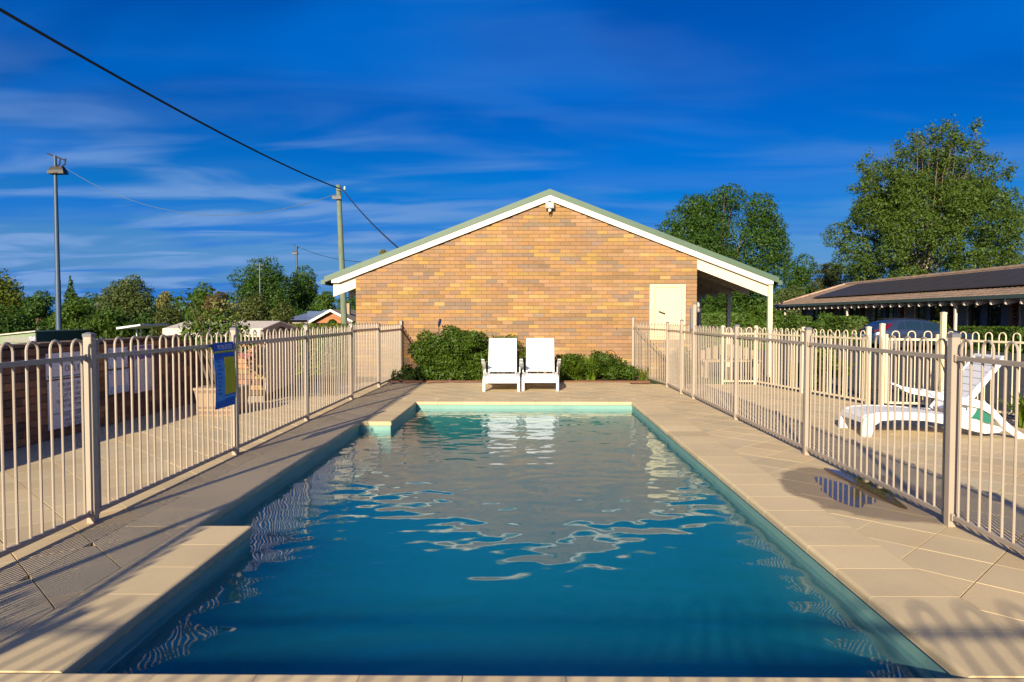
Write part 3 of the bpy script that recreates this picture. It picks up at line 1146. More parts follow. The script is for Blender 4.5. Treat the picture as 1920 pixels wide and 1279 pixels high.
# floodlight under the gable
fl = thing('floodlight', 'small grey floodlight with white motion sensor under the gable peak', 'floodlight', (0.525, WY - 0.02, 3.82))
mb = MB()
mb.cbox(-0.10, 0.10, -0.14, -0.075, -0.02, 0.125, 0.01)
h_ = mb.build('housing', M['grey_metal'], fl)
mb = MB()
mb.box(-0.085, 0.085, -0.1435, -0.1395, -0.005, 0.105)
mb.build('bezel', M['grey_metal'], h_)
mb = MB()
mb.box(-0.045, 0.045, -0.147, -0.1445, 0.015, 0.085)
mb.build('lens', M['lens'], h_)
mb = MB()
mb.box(-0.02, 0.02, -0.075, 0.0, 0.02, 0.07)
mb.build('bracket', M['grey_metal'], fl)
mb = MB()
mb.lathe([(0.004, -0.04), (0.025, -0.034), (0.036, -0.015), (0.036, 0.01), (0.024, 0.03), (0.015, 0.036)], 14, Matrix.Translation((0.0, -0.09, -0.06)))
mb.build('motion_sensor', M['white_plastic'], fl)
mb = MB()
mb.tube([(0.06, -0.04, 0.0), (0.065, -0.01, -0.08), (0.055, -0.008, -0.15), (0.025, -0.008, -0.185), (-0.005, -0.008, -0.16), (-0.01, -0.03, -0.10)], 0.006, 6)
mb.build('cord', M['cable'], fl)

# ------------------------------------------------------------------ pool fences: every hoop of two pickets is one bent tube
LOOP_W = 0.100


def loop_mesh(ztop, m, zb=0.07, r=0.0082, n=7):
    w = LOOP_W / 2
    zt = ztop - w
    path = [(-w, 0, zb), (-w, 0, zt)] + [(-w * math.cos(R(a)), 0, zt + w * math.sin(R(a))) for a in (30, 60, 90, 120, 150)] + [(w, 0, zt), (w, 0, zb)]
    return MB().tube(path, r, n).mesh('picket_hoop', m, smooth=True)


def post_parts(parent, x, y, h, m, s=0.055, cap=True, z0=-0.02, capm=None):
    mb = MB()
    mb.cbox(-s / 2, s / 2, -s / 2, s / 2, z0, h - 0.012, 0.003)
    p = mb.build('post', m, parent, loc=(x, y, 0))
    if cap:
        c = MB()
        k = s / 2 + 0.002
        c.add([(-k, -k, h - 0.016), (k, -k, h - 0.016), (k, k, h - 0.016), (-k, k, h - 0.016), (-k, -k, h + 0.004), (k, -k, h + 0.004), (k, k, h + 0.004), (-k, k, h + 0.004),
               (-k * .35, -k * .35, h + 0.014), (k * .35, -k * .35, h + 0.014), (k * .35, k * .35, h + 0.014), (-k * .35, k * .35, h + 0.014)],
              [(0, 1, 5, 4), (1, 2, 6, 5), (2, 3, 7, 6), (3, 0, 4, 7), (4, 5, 9, 8), (5, 6, 10, 9), (6, 7, 11, 10), (7, 4, 8, 11), (8, 9, 10, 11)])
        c.build('cap', capm or M['cap'], p)
    return p


def rail(parent, a, b, z, m, w=0.026, hgt=0.030, z2=None):
    d = Vector((b[0] - a[0], b[1] - a[1], 0))
    L = d.length
    an = math.atan2(d.y, d.x)
    mb = MB()
    mb.cbox(0.0, L, -w / 2, w / 2, -hgt / 2, hgt / 2, 0.003)
    # welded end brackets
    for e in (0.0, L - 0.02):
        mb.box(e, e + 0.02, -w / 2 - 0.006, w / 2 + 0.006, -hgt / 2 - 0.006, hgt / 2 + 0.006)
    return mb.build('rail', m, parent, loc=(a[0], a[1], z), rotz=an)


def panel(parent, a, b, mesh, m, zr, zb=0.065, margin=0.03, dz=0.0):
    a, b = Vector((a[0], a[1], 0)), Vector((b[0], b[1], 0))
    d = (b - a)
    L = d.length
    d.normalize()
    an = math.atan2(d.y, d.x)
    a2, b2 = a + d * margin, b - d * margin
    rail(parent, a2, b2, zr + dz, m)
    rail(parent, a2, b2, zb + dz, m)
    n = max(1, int(round((L - 2 * margin) / 0.2085)))
    pitch = (L - 2 * margin) / n
    for i in range(n):
        p = a2 + d * (pitch * (i + 0.5))
        o = link('picket_hoop', mesh, parent, (p.x, p.y, dz), an)


def fence(name, label, posts, m, ztop=1.22, zr=1.10, gaps=(), dzs=None, s=0.055, capm=None):
    t = thing(name, label, 'fence', (posts[0][0], posts[0][1], 0), 0, None)
    ox, oy = posts[0][0], posts[0][1]
    me = loop_mesh(ztop, m)
    for x, y, h in posts:
        post_parts(t, x - ox, y - oy, h, m, s, capm=capm)
    for i in range(len(posts) - 1):
        if i in gaps:
            continue
        a, b = posts[i], posts[i + 1]
        panel(t, (a[0] - ox, a[1] - oy), (b[0] - ox, b[1] - oy), me, m, zr, dz=(dzs or {}).get(i, 0.0))
    return t


LX = -2.885
fence('pool_fence', 'beige hooped pool fence with the blue and yellow sign tied on', [(LX, 0.0, 1.25), (LX, 2.34, 1.25), (LX, 4.66, 1.25), (LX, 6.98, 1.25), (LX, 9.27, 1.25), (LX, 11.66, 1.25), (LX + .03, 13.72, 1.22), (-2.86, 16.18, 1.27)],
      M['fence'], dzs={5: 0.03, 6: -0.02})
RXF = 2.775
fence('pool_fence', 'beige hooped metal fence between the puddle and the white reclining lounger', [(RXF, 0.0, 1.25), (RXF, 2.28, 1.25), (RXF, 4.64, 1.25), (RXF, 7.03, 1.25), (RXF, 9.40, 1.25), (RXF, 11.78, 1.58), (2.745, 12.58, 1.30), (2.74, 13.82, 1.25), (2.425, 16.19, 1.35)],
      M['fence'], gaps=(5,))
# gate leaf hung between the tall post and the next one
gt = thing('pool_gate', 'narrow hooped self-closing gate beside the tall post by the cream hatch door', 'gate', (RXF, 11.78, 0))
gme = loop_mesh(1.22, M['fence'])
panel(gt, (-0.003, 0.04), (-0.027, 0.76), gme, M['fence'], 1.10, margin=0.03)
for px_, py_ in ((-0.004, 0.055), (-0.027, 0.745)):
    mb = MB()
    mb.cbox(-0.015, 0.015, -0.015, 0.015, 0.05, 1.14, 0.003)
    mb.build('stile', M['fence'], gt, loc=(px_, py_, 0))
mb = MB()
mb.cbox(-0.02, 0.02, -0.03, 0.03, 1.16, 1.5, 0.006)
mb.build('latch', M['cap'], gt, loc=(-0.04, 0.03, 0))
# terrace added unseen behind the camera, lifting the fence so its shadow falls soft
ter = MB()
ter.box(-6.0, 6.0, -7.0, -1.95, -0.03, 0.88)
tag(ter.build('added_terrace', M['joint']), kind='structure')
tf = fence('unseen_fence', 'beige hooped metal fence on the added terrace, unseen beyond the near end of the pool', [(-5.9, -2.05, 1.25), (-3.9, -2.05, 1.25), (2.5, -2.05, 1.25), (5.0, -2.05, 1.25)], M['fence'])  # unseen fence, posts spaced to keep their shadows off the pool
tf.location.z = 0.88
# yard fence towards the car park
YF = M['fence_yard']
fence('yard_fence', 'cream hooped metal fence between the paved yard and the car park', [(3.95, 14.34, 1.17), (4.60, 14.30, 1.17), (4.93, 12.7, 1.17), (5.28, 11.02, 1.2), (5.40, 10.84, 1.25)], YF, ztop=1.145, zr=1.02, gaps=(3,), s=0.06, capm=YF)
yg = thing('yard_gate', 'narrow cream gate of bent hoops in the yard fence, behind the reclining lounger', 'gate', (5.40, 10.84, 0))
yme = loop_mesh(1.145, YF)
panel(yg, (0.04, -0.01), (0.74, -0.19), yme, YF, 1.02, zb=0.06, margin=0.035)
for px_, py_ in ((0.055, -0.022), (0.725, -0.186)):
    mb = MB()
    mb.cbox(-0.018, 0.018, -0.018, 0.018, 0.05, 1.1, 0.003)
    mb.build('stile', YF, yg, loc=(px_, py_, 0))
fence('yard_fence', 'cream hooped metal fence behind the backrest of the reclining lounger, with one taller gate post', [(6.19, 10.62, 1.42), (6.62, 9.2, 1.2), (7.2, 6.9, 1.2), (7.25, 4.6, 1.2)], YF, ztop=1.145, zr=1.02, s=0.065, capm=YF)

# ------------------------------------------------------------------ left boundary wall
lw = thing('brick_wall', 'low dark brown brick boundary wall with pool signs fixed to it', 'wall', (-5.3, 0, 0))
mb = MB()
mb.box(-0.22, -0.027, -1.0, 12.2, -2.0, 1.035)
mb.build('wall_core', M['mortar_dark'], lw)


def brown_tint(prev=None):
    pal = [((0.23, 0.115, 0.062), 4), ((0.30, 0.15, 0.075), 2.5), ((0.16, 0.085, 0.055), 2.5), ((0.10, 0.06, 0.045), 1.2), ((0.36, 0.18, 0.08), 1.2)]
    c = random.choices([p[0] for p in pal], [p[1] for p in pal])[0]
    k = 1 + random.gauss(0, 0.1)
    return tuple(x * k for x in c)


# local wall frame: x of the brick plane runs along +Y, brick fronts face +X
MW = Matrix(((0, -1, 0, -0.03), (1, 0, 0, 0), (0, 0, 1, 0), (0, 0, 0, 1)))
lay_bricks(lw, 5.6, 12.2, 0.0, lambda x: 1.035, MW, [], 300, 12, brown_tint, pick=lambda c: c[0] if c[0] > 6.9 else 20 - c[0], rows=1.0)
mb = MB()
for k in range(29):
    mb.cbox(-0.235, 0.012, 5.6 + k * 0.23, 5.6 + k * 0.23 + 0.222, 1.037, 1.072 + random.random() * 0.006, 0.006)
tag(mb.build('capping_course', tint_mat('cap_brick', 'object'), lw), kind='stuff').color = (0.13, 0.085, 0.06, 1)


# signs on the wall and fence
def lettering(txt, size, parent, m, loc, rot, align='CENTER', bold=0.0, squash=1.0):
    cu = bpy.data.curves.new('lettering', 'FONT')
    cu.body = txt
    cu.size = size
    cu.align_x = align
    cu.extrude = 0.0008
    cu.offset = bold
    cu.resolution_u = 2
    tmp = bpy.data.objects.new('tmp_text', cu)
    col.objects.link(tmp)
    bpy.context.view_layer.update()
    me = bpy.data.meshes.new_from_object(tmp.evaluated_get(bpy.context.evaluated_depsgraph_get()))
    bpy.data.objects.remove(tmp)
    me.materials.clear()
    me.materials.append(m)
    o = link('lettering', me, parent)
    o.location = loc
    o.rotation_euler = rot
    o.scale = (squash, 1, 1)
    return o


FACE_X = (R(90), 0, R(90))       # text lying on a plane that faces +X
WXF = -5.3 + 0.008


def wall_sign(name, label, y0, y1, z0, z1, m):
    t = thing(name, label, 'sign', (WXF, (y0 + y1) / 2, (z0 + z1) / 2))
    hy, hz = (y1 - y0) / 2, (z1 - z0) / 2
    mb = MB()
    mb.box(-0.006, 0.004, -hy, hy, -hz, hz)
    mb.build('board', m, t)
    for sy in (-1, 1):
        for sz in (-1, 1):
            mb = MB()
            mb.lathe([(0.009, 0), (0.009, 0.004), (0.004, 0.006)], 8, Matrix.Translation((0.004, sy * (hy - 0.03), sz * (hz - 0.03))) @ Matrix.Rotation(R(90), 4, 'Y'))
            mb.build('screw', M['ink'], t)
    return t


def bar(parent, y0, y1, z0, z1, m, name='print_band', x=0.0046):
    mb = MB()
    mb.box(x - 0.0005, x + 0.0006, y0, y1, z0, z1)
    return mb.build(name, m, parent)


s1 = wall_sign('pool_sign', 'white upper sign board reading ONLY on the dark brick wall', 7.76, 8.62, 0.665, 0.955, M['sign_white'])
lettering('ONLY', 0.105, s1, M['ink'], (0.0048, 0.02, -0.075), FACE_X)
bar(s1, -0.36, 0.40, -0.135, -0.12, M['teal_ink'])
s2 = wall_sign('pool_sign', 'white lower sign board with children and pool towel rules on the dark brick wall', 7.78, 8.64, 0.10, 0.645, M['sign_white'])
for k, tx in enumerate(('CHILDREN UNDER', '10 YEARS OF AGE', 'MUST BE UNDER', 'PARENTAL SUPERVISION', 'AT ALL TIMES')):
    lettering(tx, 0.062, s2, M['ink'], (0.0048, 0.0, 0.195 - k * 0.062), FACE_X, squash=1.0 if len(tx) < 17 else 0.85)
bar(s2, -0.36, 0.40, -0.108, -0.096, M['teal_ink'])
for k, tx in enumerate(('POOL TOWELS', 'AVAILABLE', 'AT RECEPTION')):
    lettering(tx, 0.062, s2, M['ink'], (0.0048, 0.0, -0.165 - k * 0.058 + 0.01), FACE_X)
s3 = wall_sign('notice_board', 'plain pale blue notice above another one on the brick wall', 8.93, 9.36, 0.70, 0.965, M['sign_pale'])
s4 = wall_sign('notice_board', 'pale blue notice with brighter blue foot, below the plain notice', 8.93, 9.38, 0.375, 0.675, M['sign_pale'])
bar(s4, -0.20, 0.20, -0.14, -0.055, M['sign_sky'])
bar(s4, -0.2, 0.2, 0.135, 0.142, M['sign_sky'])
bar(s4, -0.12, 0.12, 0.04, 0.046, M['sign_sky'])
s5 = wall_sign('resuscitation_chart', 'tall white chart with deep blue heading and blue vertical lettering on the brick wall', 9.52, 9.98, 0.33, 0.975, M['sign_white'])
bar(s5, -0.21, 0.21, 0.13, 0.31, M['sign_deep'])
bar(s5, -0.10, 0.13, 0.20, 0.275, M['sign_white'], x=0.0062)
lettering('RESUSCITATION', 0.082, s5, M['sign_deep'], (0.0048, -0.125, -0.305), (R(90), R(-90), R(90)), 'LEFT', 0.002, squash=0.62)
for k in range(7):
    bar(s5, -0.02, 0.06 + 0.08 * ((k * 37) % 5) / 5, 0.085 - k * 0.055, 0.092 - k * 0.055, M['ink'])
lettering('1.2', 0.05, s5, M['ink'], (0.0048, 0.15, -0.30), FACE_X)

# blue and yellow sign tied on the pool side of the fence
sg = thing('pool_rules_sign', 'blue and yellow pool rules sign with curled lower edge tied to the fence', 'sign', (LX + 0.035, 6.66, 0))
sy0, sy1 = -0.235, 0.215


def bent(y, z):
    """the thin sheet bows away from the fence and curls at its foot"""
    return 0.012 * math.sin((z - 0.5) * 7.0) + 0.014


def sheet(parent, y0, y1, z0, z1, off, m, name, th=0.003, skew=0.0):
    ny_, nz_ = 5, 12
    mb = MB()
    for side in (0, 1):
        for j in range(nz_ + 1):
            for i in range(ny_ + 1):
                y = y0 + (y1 - y0) * i / ny_
                z = z0 + (z1 - z0) * j / nz_ + skew * (y - sy0) * (1 - j / nz_)
                mb.v.append((bent(y, z) + off - side * th, y, z))
    W_ = ny_ + 1
    T = W_ * (nz_ + 1)
    for j in range(nz_):
        for i in range(ny_):
            q = (j * W_ + i, j * W_ + i + 1, (j + 1) * W_ + i + 1, (j + 1) * W_ + i)
            mb.f.append(q)
            mb.f.append(tuple(T + a for a in reversed(q)))
    for j in range(nz_):
        for i in (0, ny_):
            mb.f.append((j * W_ + i, (j + 1) * W_ + i, T + (j + 1) * W_ + i, T + j * W_ + i))
    for i in range(ny_):
        for j in (0, nz_):
            mb.f.append((j * W_ + i, j * W_ + i + 1, T + j * W_ + i + 1, T + j * W_ + i))
    return mb.build(name, m, parent, smooth=True)


board = sheet(sg, sy0, sy1, 0.515, 1.125, 0.0, M['sign_blue'], 'board')
sheet(sg, sy0 + 0.015, sy1 - 0.005, 1.03, 1.047, 0.0015, M['sign_yellow'], 'print_band', 0.001)
sheet(sg, sy0 + 0.015, sy0 + 0.20, 0.585, 0.965, 0.0015, M['sign_mid'], 'print_band', 0.001)
sheet(sg, sy0 + 0.20, sy1 - 0.01, 0.635, 0.985, 0.0024, M['sign_yellow'], 'print_band', 0.001)
sheet(sg, sy0 + 0.05, sy1 - 0.02, 0.60, 0.622, 0.0026, M['sign_mid'], 'print_band', 0.001)
for k in range(9):
    zz_ = 0.94 - k * 0.037
    sheet(sg, sy0 + 0.05, sy0 + 0.11 + 0.05 * ((k * 31) % 7) / 7, zz_, zz_ + 0.016, 0.0028, M['sign_blue'], 'print_band', 0.001)
tx_ = lettering('POOL RULES', 0.062, sg, M['sign_pale'], (0.0, 0, 0), FACE_X, squash=0.9)
tx_.location = (bent(0, 1.075) + 0.003, 0.0, 1.062)
mb = MB()
for yy, zz_ in ((-0.18, 1.10), (0.18, 1.10)):
    mb.tube([(0.005, yy, zz_), (-0.05, yy, zz_ + 0.01), (-0.055, yy, zz_ - 0.01), (0.0, yy, zz_ - 0.02)], 0.002, 5)
mb.build('cable_tie', M['black'], sg)

# ------------------------------------------------------------------ pump shed and planter outside the left fence
ps = thing('pump_shed', 'low pump shed with pale ridged roof, brick front and beige side sheet', 'shed', (-4.22, 11.33, 0))
SL = 1.45
mb = MB()
mb.box(-SL, -0.006, 0.03, 1.42, -0.05, 1.02)
mb.build('shed_core', M['mortar'], ps)


def lit_tint(prev=None):
    pal = [((0.42, 0.22, 0.10), 3), ((0.50, 0.29, 0.11), 2), ((0.27, 0.14, 0.08), 3), ((0.17, 0.09, 0.06), 2), ((0.48, 0.33, 0.16), 1)]
    c = random.choices([p[0] for p in pal], [p[1] for p in pal])[0]
    return tuple(x * (1 + random.gauss(0, 0.1)) for x in c)


lay_bricks(ps, -SL, 0.0, 0.1, lambda x: 1.02, Matrix.Translation((0, 0.03, 0)), [], 200, 13, lit_tint)
mb = MB()
mb.box(-SL, 0.0, -0.012, 0.0, -0.02, 0.09)
mb.build('kerb', M['shed_trim'], ps)
mb = MB()
mb.prism([(0.16, 0.12), (1.50, 0.17), (1.50, 1.06), (0.02, 1.06), (0.02, 0.12)], (0.0, 0.03), axis='x')
mb.build('side_sheet', M['beige_sheet'], ps)
mb = MB()
e0, e1, rg = (-0.12, 1.175), (1.55, 1.175), (0.70, 1.29)
mb.prism([e0, rg, e1, (e1[0], e1[1] - 0.02), (rg[0], rg[1] - 0.02), (e0[0], e0[1] - 0.02)], (-SL - 0.1, 0.05), axis='x')
mb.build('shed_roof', M['shed_roof'], ps)
mb = MB()
mb.prism([(e0[0], e0[1] - 0.022), (rg[0], rg[1] - 0.022), (e1[0], e1[1] - 0.022), (e1[0], e1[1] - 0.09), (rg[0], rg[1] - 0.09), (e0[0], e0[1] - 0.09)], (0.02, 0.052), axis='x')
mb.build('gable_board', M['shed_trim'], ps)
mb = MB()
mb.box(-SL - 0.1, 0.018, e0[1] - 0.03, e0[1] - 0.0, 0, 0)
mb = MB()
mb.box(-SL - 0.1, 0.018, -0.118, -0.098, e0[1] - 0.135, e0[1] - 0.018)
fa = mb.build('fascia', M['shed_roof'], ps)
lettering('UC wite', 0.06, fa, M['ink'], (-0.28, -0.1195, 1.085), (R(90), 0, 0))
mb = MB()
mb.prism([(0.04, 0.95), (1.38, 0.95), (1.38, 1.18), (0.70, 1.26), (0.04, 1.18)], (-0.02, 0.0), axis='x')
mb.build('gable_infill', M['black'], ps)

pl = thing('planter', 'square tapered terracotta-coloured planter with dark bands outside the fence', 'planter', (-4.28, 9.95, 0))
mb = MB()


def frus(mb, w0, w1, z0, z1):
    mb.add([(-w0, -w0, z0), (w0, -w0, z0), (w0, w0, z0), (-w0, w0, z0), (-w1, -w1, z1), (w1, -w1, z1), (w1, w1, z1), (-w1, w1, z1)],
           [(3, 2, 1, 0), (4, 5, 6, 7), (0, 1, 5, 4), (1, 2, 6, 5), (2, 3, 7, 6), (3, 0, 4, 7)])


frus(mb, 0.235, 0.275, 0.0, 0.35)
mb.build('tub', M['planter'], pl)
mb = MB()
frus(mb, 0.288, 0.288, 0.352, 0.385)
mb.build('rim', M['planter'], pl)
mb = MB()
frus(mb, 0.275, 0.278, 0.315, 0.345)
frus(mb, 0.243, 0.247, 0.02, 0.06)
frus(mb, 0.255, 0.259, 0.10, 0.125)
mb.build('band', M['planter_band'], pl)


# ------------------------------------------------------------------ foliage
def unit(a):
    return a / (np.linalg.norm(a, axis=1, keepdims=True) + 1e-9)


def leaf_quads(P, Nn, size, r, aspect=0.5):
    n = len(P)
    t = unit(np.cross(Nn, r.normal(size=(n, 3))))
    b = np.cross(Nn, t)
    s = size * (0.45 + 1.25 * r.random((n, 1)) ** 1.6)
    co = np.empty((n, 4, 3))
    co[:, 0] = P - t * s * 0.5
    co[:, 1] = P + b * s * aspect * 0.5 + Nn * s * 0.06
    co[:, 2] = P + t * s * 0.5
    co[:, 3] = P - b * s * aspect * 0.5 + Nn * s * 0.06
    return co.reshape(-1, 3), np.arange(4 * n).reshape(-1, 4)


def blob_points(blobs, n, r, shell=0.16, squash_under=0.75):
    B = np.array(blobs, dtype=float)
    w = (B[:, 3] * B[:, 4] + B[:, 4] * B[:, 5] + B[:, 3] * B[:, 5])
    k = r.choice(len(B), size=n, p=w / w.sum())
    d = unit(r.normal(size=(n, 3)))
    rad = 1 - np.abs(r.normal(0, shell, size=(n, 1)))
    rad = np.clip(rad + (r.random((n, 1)) < 0.10) * r.uniform(0.0, 0.22, size=(n, 1)), 0.15, 1.3)
    # lumpy surface
    lump = 1 + 0.13 * np.sin(d[:, 0:1] * 7 + k[:, None]) * np.sin(d[:, 1:2] * 6 + 2 * k[:, None]) + 0.10 * np.sin(d[:, 2:3] * 9 + k[:, None] * 1.7)
    P = B[k, :3] + d * B[k, 3:6] * rad * lump
    Nn = unit(d / B[k, 3:6] * B[k, 3:6].mean(axis=1, keepdims=True) + 0.75 * r.normal(size=(n, 3)) + np.array([0, 0, 0.25]))
    return P, Nn


def foliage(name, blobs, n, size, m, parent, seed, aspect=0.5, shell=0.16, floor=None):
    r = np.random.default_rng(seed)
    P, Nn = blob_points(blobs, n, r, shell)
    if floor is not None:
        keep = P[:, 2] > floor
        P, Nn = P[keep], Nn[keep]
    co, q = leaf_quads(P, Nn, size, r, aspect)
    return link(name, fast_mesh(name, co, q, m), parent)


def crown_blobs(rx, ry, z0, z1, nb, br, seed, wide=0.38):
    """lobes spread evenly over a domed crown that is widest at the height share 'wide'"""
    r = np.random.default_rng(seed)
    out = []
    zc = z0 + (z1 - z0) * wide
    b0 = br * min(rx, (z1 - z0) * 0.5)
    if z1 - z0 > 3.2 * rx:
        b0 *= 1.25
    for i in range(nb):
        t = (i + 0.5) / nb
        dz = 1 - 2 * t
        a = i * 2.39996 + r.uniform(-0.35, 0.35)
        h = math.sqrt(max(0.0, 1 - dz * dz))
        b = b0 * r.uniform(0.75, 1.25)
        k = r.uniform(0.84, 1.06)
        ex, ey = max(0.1, rx - b) * k, max(0.1, ry - b) * k
        up = (z1 - zc - b * 0.85) * k if dz > 0 else (zc - z0 - b * 0.6)
        out.append((ex * h * math.cos(a), ey * h * math.sin(a), zc + dz * max(0.05, up), b, b, b * r.uniform(0.75, 1.0)))
    out.append((0, 0, zc, rx * 0.55, ry * 0.55, (z1 - z0) * 0.3))
    x0, x1 = min(q[0] - q[3] for q in out), max(q[0] + q[3] for q in out)
    top = max(q[2] + q[5] for q in out)
    return [((q[0] - (x0 + x1) / 2) * 2 * rx / (x1 - x0), q[1], q[2] + (z1 - top) * max(0, (q[2] - z0) / (z1 - z0)), q[3], q[4], q[5]) for q in out]


def tree(name, label, u0, u1, vtop, Yd, zbase, m, n, size, nb=9, bark='trunk', group=None, seed=1, crown_bottom=0.25, cat='tree', spiky=False, shape=1.0, shell=0.16, br=0.42, wide=0.38):
    c = at((u0 + u1) / 2, vtop, Yd)
    w = (at(u1, vtop, Yd) - at(u0, vtop, Yd)).x
    H = c.z - zbase
    t = thing(name, label, cat, (c.x, Yd, zbase), 0, group)
    rx = w / 2
    zb = H * crown_bottom
    rz = (H - zb) / 2
    zc = zb + rz
    if spiky:
        blobs = []
        r_ = np.random.default_rng(seed)
        for k in range(nb):
            f = k / (nb - 1)
            rr = rx * (1 - f) ** 0.8 * 0.62 + 0.1 * rx
            for j in range(3 if f < 0.8 else 1):
                a = r_.uniform(0, 6.28)
                off = rr * 0.55 if f < 0.8 else 0
                blobs.append((off * math.cos(a), off * math.sin(a), zb + (H - zb) * (0.08 + 0.88 * f), rr * 0.75, rr * 0.75, rr * 0.7 + 0.02 * H))
    else:
        blobs = crown_blobs(rx, rx * 0.9, zb, H, nb, br, seed, wide)
    foliage('crown', blobs, n, size, m, t, seed, shell=shell)
    tk = MB()
    rt = 0.035 * H * 0.5 + 0.04
    tk.tube([(0, 0, -0.1), (0.01 * H, 0, zb * 0.6), (0, 0.01 * H, zc * 0.9), (0, 0, zc + rz * 0.35)], [rt * 1.25, rt, rt * 0.75, rt * 0.3], 8)
    for q in blobs[:10]:
        s = Vector((0, 0, zb * 0.75 + 0.25 * (q[2] - zb)))
        e = Vector(q[:3])
        mid = s.lerp(e, 0.5) + Vector((0, 0, 0.04 * H))
        tk.tube([s, mid, e], [rt * 0.55, rt * 0.35, rt * 0.12], 6)
    tk.build('trunk', M[bark], t, smooth=True)
    return t


def bush(name, label, blobs, n, size, m, loc, seed, cat='bush', group=None, aspect=0.5, stems=True, shell=0.2):
    t = thing(name, label, cat, loc, 0, group)
    foliage('foliage', blobs, n, size, m, t, seed, aspect, shell, floor=0.0)
    if stems:
        mb = MB()
        for q in blobs[:8]:
            mb.tube([(q[0] * 0.3, q[1] * 0.3, -0.02), (q[0] * 0.7, q[1] * 0.7, q[2] * 0.5), q[:3]], [0.018, 0.013, 0.006], 5)
        mb.build('stem', M['trunk'], t)
    return t


def hedge(label, p0, p1, depth, h, n, m, seed, size=0.09, round_=False, group='clipped hedges by the motel', z0=0.0):
    """a clipped hedge from p0 to p1 (front edge, metres)"""
    a, b = Vector((p0[0], p0[1], 0)), Vector((p1[0], p1[1], 0))
    L = (b - a).length
    t = thing('hedge', label, 'hedge', ((a.x + b.x) / 2, (a.y + b.y) / 2, z0), math.atan2(b.y - a.y, b.x - a.x), group)
    r = np.random.default_rng(seed)
    if round_:
        P, Nn = blob_points([(0, 0, h * 0.48, L / 2, depth / 2, h * 0.52)], n, r, 0.07)
        keep = P[:, 2] > 0
        P, Nn = P[keep], Nn[keep]
    else:
        hx, hy, hz = L / 2, depth / 2, h / 2
        P = r.uniform(-1, 1, size=(n, 3))
        ax = r.choice(3, size=n, p=np.array([hy * hz, hx * hz, hx * hy]) / (hy * hz + hx * hz + hx * hy))
        sg_ = np.sign(r.uniform(-1, 1, size=n))
        Nn = np.zeros((n, 3))
        Nn[np.arange(n), ax] = sg_
        dep = 1 - np.abs(r.normal(0, 0.05, size=n))
        P[np.arange(n), ax] = sg_ * dep
        # soften the corners
        P = P * (1 - 0.05 * (np.abs(P).prod(axis=1, keepdims=True)))
        P = P * np.array([hx, hy, hz]) + np.array([0, 0, hz])
        P += 0.035 * np.sin(P * 5.1 + seed) + r.normal(0, 0.02, size=P.shape)
        Nn = unit(Nn + 0.6 * r.normal(size=(n, 3)))
    co, q = leaf_quads(P, Nn, size, r, 0.55)
    link('foliage', fast_mesh('foliage', co, q, m), t)
    mb = MB()
    k = 0.82
    if round_:
        mb.lathe([(L * 0.2, 0), (L * 0.36, h * 0.3), (L * 0.36, h * 0.6), (L * 0.2, h * 0.85)], 12)
    else:
        mb.box(-L / 2 * k, L / 2 * k, -depth / 2 * k, depth / 2 * k, 0, h * k)
    mb.build('twig_core', M['soil'], t)
    return t


def straps(parent, n, L, w, spread, m, seed, name='strap_leaf', height=1.0):
    r = np.random.default_rng(seed)
    mb = MB()
    for i in range(n):
        a = r.uniform(0, 2 * np.pi)
        l = L * r.uniform(0.6, 1.15)
        lean = r.uniform(0.15, 1.0) * spread
        x0, y0 = r.normal(0, 0.04, 2)
        side = Vector((-math.sin(a), math.cos(a), 0))
        pts = []
        for k in range(6):
            f = k / 5
            out = l * lean * f ** 1.5
            zz_ = l * height * (f - 0.55 * lean * f * f * f)
            pts.append(Vector((x0 + math.cos(a) * out, y0 + math.sin(a) * out, max(0.0, zz_))))
        o = len(mb.v)
        for k, p in enumerate(pts):
            ww = w * (1 - (k / 5) ** 2) * 0.5 + 0.0015
            mb.v += [tuple(p - side * ww), tuple(p + side * ww)]
        for k in range(5):
            mb.f.append((o + 2 * k, o + 2 * k + 1, o + 2 * k + 3, o + 2 * k + 2))
    me = bpy.data.meshes.new(name)
    me.from_pydata(mb.v, [], mb.f)
    me.materials.append(m)
    return link(name, me, parent)


# garden bed in front of the brick building
mb = MB()
mb.add([(-2.83, 14.74, 0.005), (2.55, 14.74, 0.005), (2.44, 16.24, 0.02), (-2.85, 16.24, 0.02)], [(0, 1, 2, 3)])
tag(mb.build('garden_bed', M['soil']), kind='structure')
mb = MB()
mb.cbox(-2.83, 2.56, 14.69, 14.735, -0.02, 0.035, 0.004)
tag(mb.build('bed_edging', M['timber_edge']), 'low brown timber edging strip along the planted bed', 'edging')
r_ = np.random.default_rng(21)
bl = []
for i in range(8):
    for zz_ in (0.18, 0.42, 0.66, 0.86):
        x = -0.86 + 1.72 * i / 7
        if zz_ > 0.8 and i == 0:
            continue
        bl.append((x * (0.70 + 0.10 * zz_) + r_.normal(0, 0.04), r_.uniform(-0.32, 0.15) - 0.1 * (zz_ < 0.5), zz_ + r_.normal(0, 0.035), 0.20, 0.22, 0.19))
bl.append((-0.02, -0.1, 1.04, 0.17, 0.16, 0.15))
bl.append((0.12, -0.1, 1.0, 0.18, 0.16, 0.12))
bush('shrub', 'large rounded dense green shrub left of the loungers against the brick wall', bl, 26000, 0.055, M['lf_bush'], (-1.61, 15.3, 0.0), 31)
bl = [(r_.uniform(-0.5, 0.55), r_.uniform(-0.2, 0.3), z, 0.22, 0.22, 0.2) for z in (0.2, 0.3, 0.4, 0.5, 0.6, 0.66, 0.7, 0.74, 0.76, 0.3, 0.5)]
bush('shrub', 'yellow-green shrub peeping out between and behind the two white loungers', bl, 5200, 0.06, M['lf_yellow'], (-0.33, 15.55, 0), 32)
